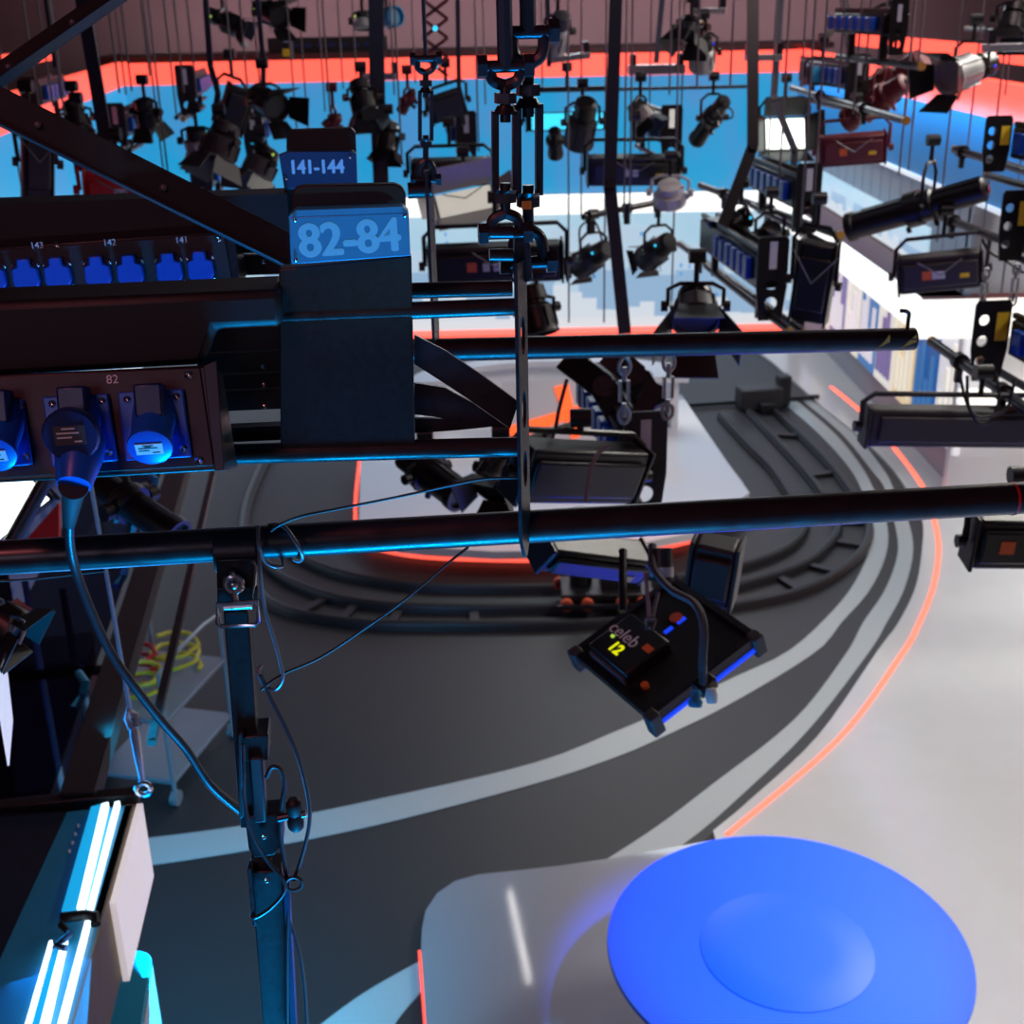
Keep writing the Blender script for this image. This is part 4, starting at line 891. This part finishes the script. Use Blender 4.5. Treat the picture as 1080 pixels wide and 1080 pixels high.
link('silver_strip', MB().box(cl_, (-w*.9, -w*.86), (-h*.2, h*.7), (0, .03)), 'aluminium', lp_)
link('type_plate', MB().box(cl_, (w*.02, w*.16), (h*.1, h*.24), (0, .003)), 'red_housing', lp_)
s = MB(); ya, yb = cl_ @ V((-w*.05, -h-.02, 0)), cl_ @ V((.1*w, h+.02, 0)); s.tube(smooth([P(742, 728, 3.45), P(741, 700, 3.42), P(742, 660, 3.42), P(732, 636, 3.45), P(708, 622, 3.5), P(690, 600, 3.55), P(688, 575, 3.6)], 6), .012, 8); link('yoke', s, 'grey_housing', lp_)
s = MB(); q = P(743, 722, 3.46); s.box(axes(q, X_, Y_), (-.03, .03), (-.022, .022), (-.02, .02)); link('yoke_bracket', s, 'black_metal', lp_, .005)
link('blue_knob', MB().lathe(P(734, 728, 3.41), P(733, 748, 3.41), [(0, .012), (.02, .014), (.03, .02), (.045, .018)], 12), 'sign_blue', lp_); link('white_knob', MB().lathe(P(750, 726, 3.43), P(751, 744, 3.43), [(0, .014), (.02, .018), (.04, .014)], 12), 'white_plastic', lp_)
s = MB(); q = cl_ @ V((0, h*.55, .02)); s.tube([P(681, 604, 3.6), P(685, 655, 3.55)], .006, 6); s2_ = MB(); s2_.tube([P(694, 625, 3.6), P(687, 655, 3.55)], .006, 6); link('safety_cable', s, 'rope_steel', lp_); link('safety_cable', s2_, 'rope_steel', lp_)
s = MB(); s.tube([P(x, y, 3.54) for x, y in ((681, 653), (682, 663), (688, 664), (691, 655), (690, 652))], .006, 6, True); link('shackle', s, 'chrome', lp_)
s = MB(); s.cyl(P(657, 580, 3.7), P(657, 645, 3.6), .012); link('side_arm', s, 'black_metal', lp_)
s = MB(); q = P(696, 592, 3.6); s.cyl(P(696, 578, 3.6), P(697, 612, 3.6), .035, n=14); link('motor', s, 'black_metal', lp_); s = MB(); s.cyl(P(697, 598, 3.6), P(697, 608, 3.6), .037, n=14); link('motor_ring', s, 'aluminium', lp_)
# ------------------------------------------------------------------ straps, poles and scissors
D = 'dark flat hoist strap '
strap(D + 'leaning at the upper left, behind both struts', [(80, -40, 6.6), (112, 150, 6.6), (124, 206, 6.6)], .07)
strap(D + 'thin, at the top left, second from the left', [(214, -40, 8), (222, 70, 8), (230, 98, 8), (226, 128, 8)], .036)
strap(D + 'slim, above the narrow dark panel lamp', [(269, -30, 8), (278, 70, 8), (277, 118, 8)], .03)
strap(D + 'wide, right of the signs', [(396, -40, 8.2), (398, 100, 8.2), (402, 196, 8.2)], .1)
strap(D + 'thin, left of the big turnbuckles', [(482, -40, 8.4), (484, 90, 8.4), (489, 132, 8.4)], .03)
strap(D + 'thin, right of the big turnbuckles', [(576, -40, 8), (579, 70, 8)], .03)
strap(D + 'thick and kinked at the middle, ending at the farther pipe', [(651, -40, 6.4), (643, 195, 6.4), (659, 352, 6.4)], .064)
strap(D + 'pale blue, right of the kinked one', [(701, -30, 9.5), (692, 66, 9.5)], .04)
strap(D + 'thick, bending left at its foot over the big hoist', [(794, -40, 7.2), (794, 154, 7.2), (762, 238, 7.2)], .064, 'black_metal')
strap(D + 'bluish and zigzag in front of the glaring white panel', [(826, -40, 8.6), (816, 104, 8.6), (838, 158, 8.6), (836, 196, 8.6)], .045)
strap(D + 'black, leaning at the top beside the right hoist', [(886, -40, 8), (896, 50, 8)], .05, 'black_metal')
strap(D + 'short leaning one left of the top right hoist', [(888, 14, 8), (874, 36, 8)], .05, 'black_metal')
strap(D + 'thin, near the top left corner over the upper strut', [(44, -40, 8), (60, 72, 8)], .04)
t = thing('scissor_pantograph', 'dark lattice scissor pantograph at the top, left of the big turnbuckles', 'pantograph', P(460, 70, 8))
for i in range(6):
    y0 = -40 + i*20
    for a, b_ in ((446, 472), (472, 446)): link('lattice_bar', MB().bar(P(a, y0, 8), P(b_, y0+20, 8), .02, .01, fw), 'red_housing', t)
    link('joint', MB().cyl(P(459, y0+10, 7.98), P(459, y0+10, 8.03), .016), 'indicator_cyan' if i in (3, 5) else 'dark_steel', t)
# ------------------------------------------------------------------ wire ropes
rnd = random.Random(3)
ropes('thin steel wire rope hanging in front of the cyan wall left of the signs', 'wire ropes left of the signs', [(x, y, rnd.uniform(7.5, 9)) for x, y in ((8, 120), (24, 205), (47, 150), (56, 112), (66, 96), (72, 148), (126, 98), (133, 100), (139, 96), (158, 80), (172, 178), (178, 190), (186, 120), (194, 98), (208, 104), (246, 84), (262, 104), (275, 100))], .007)
ropes('thin wire rope between the signs and the big turnbuckles', 'wire ropes behind the turnbuckles', [(x, y, rnd.uniform(7.5, 9.5)) for x, y in ((314, 150), (326, 150), (343, 118), (348, 118), (362, 94), (376, 80), (416, 100), (424, 170), (438, 88), (505, 160), (512, 110))], .006)
ropes('thin wire rope between the big turnbuckles and the thick right strap', 'wire ropes right of the turnbuckles', [(x, y, rnd.uniform(7, 9)) for x, y in ((572, 92), (600, 340), (613, 226), (664, 225), (637, 340), (658, 230), (716, 206), (708, 330), (735, 92), (770, 92), (706, 100), (684, 162))], .006)
ropes('thin wire rope hanging among the hoists at right', 'wire ropes at right', [(x, y, rnd.uniform(6.5, 8.5)) for x, y in ((822, 190), (845, 92), (858, 215), (884, 98), (900, 120), (912, 85), (930, 70), (948, 185), (958, 180), (988, 255), (1020, 160), (1035, 260), (1060, 100), (1074, 190), (844, 250), (806, 245), (954, 130), (962, 134))], .006)
chainlink('silver turnbuckle at the near end of the stickered soft light at right', 1036, 285, 322, 6)
chainlink('silver turnbuckle hanging right of the stickered soft light', 1068, 280, 318, 6)
for lb, pts, dd in (('loop of black cable under the bar with clamp at the right edge', ((1012, 392), (1018, 420), (1030, 444), (1044, 444), (1054, 420), (1050, 392)), 5.3),
                    ('tall loop of black cable close to the first loop at the right edge', ((1020, 396), (1022, 430), (1036, 440), (1062, 430), (1070, 400)), 5.2),
                    ('thin black cable drooping from the red-taped bar at right', ((1036, 252), (1044, 266), (1062, 276), (1080, 288)), 6.5),
                    ('pale cable hanging in front of the centre hoist', ((642, 470), (630, 480), (622, 500), (618, 530)), 4.0),
                    ('black cable bundle drooping left of the centre blue sockets', ((598, 400), (590, 430), (586, 450), (580, 470)), 4.4),
                    ('thin cable loop hanging beside the small left lamp before the skyline', ((612, 262), (612, 240), (626, 233), (634, 250), (634, 264)), 8.0),
                    ('thin black cable looping below the slim tube spotlight', ((764, 112), (772, 116), (772, 124), (762, 124), (756, 116)), 8.7)):
    s = MB(); s.tube(smooth([P(x, y, dd) for x, y in pts], 6), .007, 6); tag(link('loose_cable', s, 'rope_steel' if 'pale' in lb else 'rope_dark'), lb, 'cable')
# ------------------------------------------------------------------ camera dolly on the rails
c = G(628, 646, 0); dy = thing('camera_dolly', 'low black camera dolly with orange wheels standing on the curved track', 'camera dolly', c)
F = frame(c + Z*.09)
link('chassis', MB().box(F, (-.3, .5), (-.1, .3), (.06, .13)), 'black_metal', dy, .01)
for x, y in ((-.26, -.13), (-.08, -.13), (.22, -.13), (.4, -.13), (-.3, .32)): 
    wl = link('wheel', MB().cyl(F @ V((x, y-.02, .05)), F @ V((x, y+.03, .05)), .055, n=18), 'orange_wheel', dy); link('hub', MB().cyl(F @ V((x, y-.03, .05)), F @ V((x, y+.035, .05)), .025, n=10), 'dark_steel', wl)
s = MB(); s.lathe(F @ V((-.12, .15, .13)), F @ V((-.12, .15, .9)), [(0, .1), (.1, .1), (.12, .07), (.7, .07)], 16); link('column', s, 'black_metal', dy)
link('drive_box', MB().box(F, (.05, .4), (0, .26), (.13, .42)), 'black_paint', dy, .01); link('bumper', MB().box(F, (-.34, .62), (-.18, -.155), (.03, .07)), 'dark_steel', dy)
# ------------------------------------------------------------------ lower left: glass set wall, frame beam, LED wall top
zb_ = 2.5
a, b = G(190, 492, zb_), G(83, 846, zb_)
dd = (b-a).normalized(); nn = dd.cross(Z).normalized()
if nn.x > 0: nn = -nn
t = thing('frame_beam', 'broad dark purple-brown beam running down left along the glass panel', 'beam', a.lerp(b, .5))
a0 = a - dd*1.5
link('beam_body', MB().bar(a0, b, .12, .08), 'set_black', t, .004)
for f in (.38, .62, .85):
    q = a0.lerp(b, f) + nn*.13; s = MB(); s.tube([q + Z*.06 - dd*.08, q + Z*.06 - nn*.04, q - Z*.0 - nn*.02, q - Z*.0 + dd*.1], .018, 8); link('cyan_bracket', s, 'sign_blue', t)
link('side_rail', MB().bar(a0 - nn*.2, a0.lerp(b, .93) - nn*.2, .03, .03), 'dark_steel', t)
c0, c1 = G(-60, 860, zb_), G(147, 839, zb_)
t = thing('cross_beam', 'thin black cross beam under the foot of the broad beam at lower left', 'beam', c0.lerp(c1, .5)); link('beam_body', MB().bar(c0, c1, .05, .05), 'black_metal', t, .004)
for f in (.55, .8, .96): q = c0.lerp(c1, f); link('beam_clamp', MB().bar(q - Z*.05, q + Z*.05, .05, .07), 'dark_steel', t)
wa, wb_ = a0 + nn*.62 - Z*.1, b + nn*.62 - Z*.1
def wallseg(p, q, z0, z1): return [V((p.x, p.y, z0)), V((q.x, q.y, z0)), V((q.x, q.y, z1)), V((p.x, p.y, z1))]
gw_ = thing('glass_panel', 'dark reflective glass roof panel left of the broad beam at lower left', 'glass panel', wa.lerp(wb_, .5))
o_ = V(gw_['o'])
link('pane', MB().prism([a0 + nn*.1, b + nn*.1, b + nn*1.9, a0 + nn*1.9], V((0, 0, .015))), 'dark_glass', gw_)
for f in (.3, .55, .8): q = a0.lerp(b, f); link('glazing_bar', MB().bar(q + nn*.08 - Z*.02, q + nn*1.9 - Z*.02, .03, .03), 'dark_steel', gw_)
mat('set_dark_red', (70, 26, 40), .6, 0, .2, 2)
struct('wall_inner_left', MB().prism(wallseg(a0 + nn*1.5, b + nn*1.5 + dd*1.5, 0, 2.3), nn*.08), 'set_black')
for lb, p_, q_, m_ in (('pale blue slanting post under the glass at lower left', (26, 612), (52, 770), 'trolley_grey'), ('dark post under the glass, right of the pale blue one', (66, 622), (94, 744), 'dark_steel')):
    P0, P1 = G(*p_, 2.0), G(*q_, 1.2); P1 = V((P0.x, P0.y, 0)); s = MB(); s.cyl(P0, P1, .02, n=10); tag(link('post', s, m_), lb, 'post')
q = G(40, 655, 1.2); F = frame(q, 10); t = thing('flat_case', 'red topped case standing under the glass at lower left', 'case', V((q.x, q.y, 0)))
link('body', MB().box(F, (-.3, .3), (-.2, .2), (-1.2, -.3)), 'set_dark_red', t, .01); link('lid', MB().box(F, (-.31, .31), (-.21, .21), (-.3, -.22)), 'set_black', t, .01)
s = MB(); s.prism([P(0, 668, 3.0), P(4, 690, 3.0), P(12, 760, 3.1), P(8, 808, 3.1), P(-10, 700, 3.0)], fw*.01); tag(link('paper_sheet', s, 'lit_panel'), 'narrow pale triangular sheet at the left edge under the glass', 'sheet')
# lamps and rigging at the left edge
softlight('white glowing soft box at the left edge under the near socket box', (8, 532, 3.4), .2, .14, 20, -20, -32, m='dark_steel', face=('led_white', -1), stickers='', yk=.0, cable=False)
s = MB(); s.prism([P(22, 575, 4.2), P(62, 530, 4.2), P(62, 578, 4.2), P(40, 590, 4.2)], fw*.02); tag(link('red_banner', s, 'red_paint'), 'bright red cloth wedge beside the glowing soft box', 'banner')
s = MB(); s.cyl(P(10, 575, 3.3), P(52, 500, 3.3), .02); tag(link('frame_tube', s, 'dark_steel'), 'dark tube slanting up right beside the glowing soft box', 'tube')
profile('thick black tube lamp slanting down right under socket box 82', (100, 505, 3.6), (188, 566, 3.5), .05, yk=.04, fins=False)
fresnel('black lamp with a chrome carabiner at the left edge above the glass', (-22, 640, 2.6), (18, 668, 2.6), .05, yk=.0, barn=True, flare=.6)
s = MB(); s.tube([P(x, y, 2.55) for x, y in ((13, 650), (10, 664), (12, 676), (20, 678), (25, 666), (24, 656), (18, 652))], .005, 6, True); s.tube([P(12, 676, 2.55), P(6, 690, 2.55), P(0, 704, 2.55)], .003, 6); tag(link('carabiner', s, 'chrome'), 'chrome carabiner hanging under the lamp at the left edge', 'carabiner')
# slanting suspension rod with shackles
t = thing('suspension_rod', 'thin steel rope with chrome turnbuckle holding the foot of the broad beam', 'suspension rope', G(151, 834, zb_))
link('rope', MB().cyl(P(94, 500, 3.3), P(137, 748, 3.55), .006, n=8), 'trolley_grey', t)
s = MB(); s.tube([P(x, y, 3.55) for x, y in ((135, 748), (134, 758), (138, 768), (144, 766), (143, 754))], .009, 6, True); link('shackle', s, 'aluminium', t)
link('turnbuckle_body', MB().lathe(P(141, 766, 3.55), P(151, 830, 3.6), [(0, .008), (.02, .014), (.1, .012), (.17, .007)], 10), 'aluminium', t)
s = MB(); qq = P(151.5, 832, 3.6); s.tube([qq + U*.02*math.cos(k*PI/6) + Z*.02*math.sin(k*PI/6) for k in range(12)], .008, 6, True); link('ring_bolt', s, 'chrome', t)
# trolley with coiled yellow cables
c = G(168, 842, .0); F = frame(c, -14); t = thing('equipment_trolley', 'grey steel trolley on casters loaded with yellow and red cables', 'trolley', c)
for z0 in (.16, .62): link('shelf', MB().box(F, (-.42, .16), (-.05, .85), (z0, z0+.03)), 'trolley_grey', t, .005)
for x, y in ((-.41, -.04), (.15, -.04), (.15, .84), (-.41, .84)): link('post', MB().cyl(F @ V((x, y, .1)), F @ V((x, y, 1.0)), .016), 'trolley_grey', t)
for x, y in ((.15, -.04), (.15, .84)):
    s = MB(); s.cyl(F @ V((x-.02, y, .055)), F @ V((x+.025, y, .055)), .055, n=18); link('caster', s, 'trolley_grey', t)
link('handle', MB().tube([F @ V(k) for k in ((.15, -.04, 1.0), (.16, .2, 1.04), (.16, .6, 1.04), (.15, .84, 1.0))], .014), 'trolley_grey', t)
for i, (x, y, r_, m_, nm) in enumerate(((-.1, .62, .16, 'yellow_cable', 'yellow'), (-.12, .2, .13, 'yellow_cable', 'yellow'), (-.3, .45, .12, 'red_paint', 'red'))):
    s = MB(); s.tube([F @ V((x + (r_+.012*math.sin(k*1.7))*math.cos(k*PI/12), y + r_*math.sin(k*PI/12), .67+.0035*k)) for k in range(60)], .016, 6)
    tag(link('cable_coil', s, m_), ['large yellow cable coil on the far end of the grey trolley', 'small yellow cable coil on the near end of the grey trolley', 'red cable coil on the left of the grey trolley'][i], 'cable coil')
# ---- LED wall seen from above at the lower left corner
zt = 2.5
def GT(x, y, z=zt): return G(x, y, z)
t = thing('led_wall', 'LED wall segment with glowing cyan and white tubes along its top, lower left corner', 'LED wall', V((GT(75, 1000).x, GT(75, 1000).y, 0)))
e0, e1 = GT(141, 848), GT(60, 1140); g0, g1 = GT(70, 856), GT(-60, 1140)
s = MB(); s.prism([g0, e0, e1, g1], V((0, 0, -.06))); link('top_cover', s, 'sign_blue', t, .004)  # blue light on the cover is put into its colour
s = MB(); s.prism([GT(-60, 860), g0, g1, GT(-260, 1140)], V((0, 0, -.05))); link('navy_cover', s, 'navy_strap', t)
k = .025
def strip(nm, pts, m_, z0=zt+.005, h_=.02): s = MB(); s.prism([GT(x, y, z0) for x, y in pts], V((0, 0, h_))); link(nm, s, m_, t)
strip('cyan_panel', [(97, 856), (108, 853), (82, 963), (66, 966)], 'led_cyan', zt+.004); strip('pale_panel', [(108, 853), (115, 851), (89, 962), (82, 963)], 'led_cyan_white', zt+.004)
strip('light_tube', [(122, 851), (127, 850), (97, 966), (92, 967)], 'led_cyan_white'); strip('light_tube', [(91, 976), (96, 975), (58, 1130), (50, 1130)], 'led_cyan_white')
strip('cyan_panel', [(61, 998), (66, 997), (32, 1130), (22, 1130)], 'led_cyan', zt+.004); strip('pale_panel', [(66, 997), (72, 995), (42, 1130), (32, 1130)], 'led_cyan_white', zt+.004); strip('light_tube', [(53, 998), (56, 997), (20, 1130), (15, 1130)], 'led_cyan_white')
for i in range(4): strip('rivet', [(82-i*3.1, 870+i*9), (84-i*3.1, 870+i*9), (83.6-i*3.1, 873+i*9), (81.6-i*3.1, 873+i*9)], 'white_print', zt+.001, .004)
s = MB(); s.tube([GT(64, 968, zt+.05), GT(90, 965, zt+.05), GT(100, 966, zt+.04), GT(101, 975, zt+.03)], .016, 8); link('strap_clamp', s, 'black_metal', t)
s = MB(); s.tube([GT(64, 975, zt+.05), GT(74, 985, zt+.05), GT(66, 992, zt+.05), GT(58, 998, zt+.04), GT(70, 1000, zt+.04)], .010, 8); link('clamp_lever', s, 'black_paint', t)
e1b = e0.lerp(e1, 1)
ed = (e1-e0).normalized(); en = Z.cross(ed).normalized()
if en.x < 0: en = -en
s = MB(); s.prism([e0 + en*.002, e1 + en*.002, e1 + en*.002 - Z*.3, e0 + en*.002 - Z*.3], -en*.03); link('side_cladding', s, 'wood_panel', t)
q0, q1 = e0.lerp(e1, .0), e0.lerp(e1, .43); s = MB(); s.prism([q0 + en*.01, q1 + en*.01, q1 + en*.01 - Z*.3, q0 + en*.01 - Z*.3], en*.02); link('lit_side_panel', s, 'lit_panel', t)
mat('cyan_gloss', (60, 170, 205), .12, 0, .05, 3)  # cyan light on the fin's top is put into the colour
zc = 1.95; f0 = GT(139, 1016, zc); f1 = GT(108, 1200, zc); fd = (f1-f0).normalized(); fn = Z.cross(fd); fr = .066
out = [f0 + fn*(fr*math.cos(a*PI/10)) - fd*(fr*math.sin(a*PI/10)) for a in range(11)] + [f1 - fn*fr, f1 + fn*fr]
pl_t = thing('rounded_fin', 'cyan-lit fin with a rounded end beside the LED wall at the bottom left', 'fin', f0)
link('fin_top', MB().prism(out, V((0, 0, -.03))), 'cyan_gloss', pl_t, .006); link('fin_side', MB().prism([q - Z*.03 for q in out], V((0, 0, -.25))), 'set_white', pl_t)
# ceiling tube lamp whose reflection shows in the stage
rp = G(545, 988, .08); v = ray(545, 988).normalized(); v.z = -v.z; tl = rp + v*((6.6-.08)/v.z)
t = thing('tube_lamp', 'white fluorescent tube lamp high above the lighting bridge', 'tube lamp', tl)
rp2 = G(538, 940, .08); v2 = ray(538, 940).normalized(); v2.z = -v2.z; ta = rp2 + v2*((6.6-.08)/v2.z); rp3 = G(558, 1034, .08); v3 = ray(558, 1034).normalized(); v3.z = -v3.z; tb_ = rp3 + v3*((6.6-.08)/v3.z)
mat('tube_glow', (255, 255, 255), emit=(255, 250, 245), es=12)
link('tube', MB().cyl(ta, tb_, .03), 'tube_glow', t); link('reflector', MB().bar(ta + Z*.09, tb_ + Z*.09, .16, .06), 'white_plastic', t)
# ------------------------------------------------------------------ light
wd = bpy.data.worlds.new('world'); sc.world = wd; wd.use_nodes = True
wd.node_tree.nodes['Background'].inputs[0].default_value = (.02, .02, .025, 1)
def area(name, loc, to, size, power, col, sy=None, spread=180):
    l = bpy.data.lights.new(name, 'AREA'); l.energy = power; l.color = lin(col)[:3]; l.size = size; l.spread = math.radians(spread)
    if sy: l.shape = 'RECTANGLE'; l.size_y = sy
    o = bpy.data.objects.new(name, l); COL.objects.link(o); o.location = loc
    o.rotation_euler = (V(to)-V(loc)).to_track_quat('-Z', 'Y').to_euler(); return o
def spot(name, loc, to, power, col, deg, blend=.3, r=.08):
    l = bpy.data.lights.new(name, 'SPOT'); l.energy = power; l.color = lin(col)[:3]; l.spot_size = math.radians(deg); l.spot_blend = blend; l.shadow_soft_size = r
    o = bpy.data.objects.new(name, l); COL.objects.link(o); o.location = loc
    o.rotation_euler = (V(to)-V(loc)).to_track_quat('-Z', 'Y').to_euler(); return o
tcl = tc_ + V((0, 0, 1))
spot('table_spot', tcl + V((.3, -2.4, 3.9)), tcl, 3800, (0, 70, 255), 20.5, .4)
spot('table_spot', tcl + V((.7, -2.4, 3.9)), tcl + V((.1, -.3, 0)), 190, (130, 170, 255), 18, .8)
# studio soft lights over the white floor on the right and the set
area('floor_wash', (5.4, 9.5, 6.8), (5.2, 9.0, 0), 2.5, 400, (255, 250, 240))
area('floor_wash', (5.4, 5.0, 6.9), (5.0, 5.0, 0), 1.6, 160, (255, 250, 245), None, 120)
area('floor_wash', (1.6, 17.5, 6.9), (1.4, 15.5, 0), 3.0, 230, (235, 248, 255))
area('floor_wash', (-1.0, 8.0, 7.2), (-.6, 8.5, 0), 2.0, 8, (200, 205, 240))
# cyan and red wall washers
area('wall_washer', (4.2, 13.8, 3.92), (4.56, 13.8, 3.6), 12, 60, (0, 200, 255), .08)
area('wall_washer', (0, 21.2, 4.4), (0, 23, 6), 12, 150, (255, 215, 216), .3)
# cyan strips of the LED wall at the left throw their light up into the rigging and onto the floor
area('strip_glow', (-1.25, 3.0, 2.6), (-.6, 1.6, 4.6), .5, 20, (0, 150, 255), 1.6)
area('strip_glow', (-1.2, 3.6, 2.1), (-1.9, 5.5, 0), .3, 62, (0, 160, 205), 1.4, 80)
area('strip_glow', (-2.5, 4.3, 2.3), (-3.5, 6.5, 0), .4, 40, (130, 120, 205), 1.0)  # added violet fill to brighten the space under the glass, not an LED strip
area('floor_uplight', (.0, .75, .5), (.0, 1.45, 4.4), 1.4, 80, (0, 165, 255), .5, 75)  # added blue fill from below for the pipe undersides, no lamp body
area('house_light', (-1.5, -.8, 7.4), (-.3, 1.6, 4.5), .6, 30, (255, 130, 140))
area('bridge_light', (-1.2, -1.8, 5.4), (-.3, 1.5, 4.6), 1.0, 9, (225, 205, 240))  # added dim fill behind the camera for the near rack
spot('sign_light', (.7, .1, 4.5), pl(366, 250, 0), 20, (140, 220, 255), 10, .8, .03)  # added narrow cyan spot to brighten the near number sign
area('grid_light', (2.5, 6.0, 7.7), (2.5, 9, 4), 1.5, 50, (255, 225, 230))
sc.view_settings.view_transform = 'Standard'; sc.view_settings.look = 'None'; sc.view_settings.gamma = 1; sc.view_settings.exposure = 0
sc.view_settings.use_curve_mapping = False

for o in bpy.data.objects:
    if 'o' in o: del o['o']
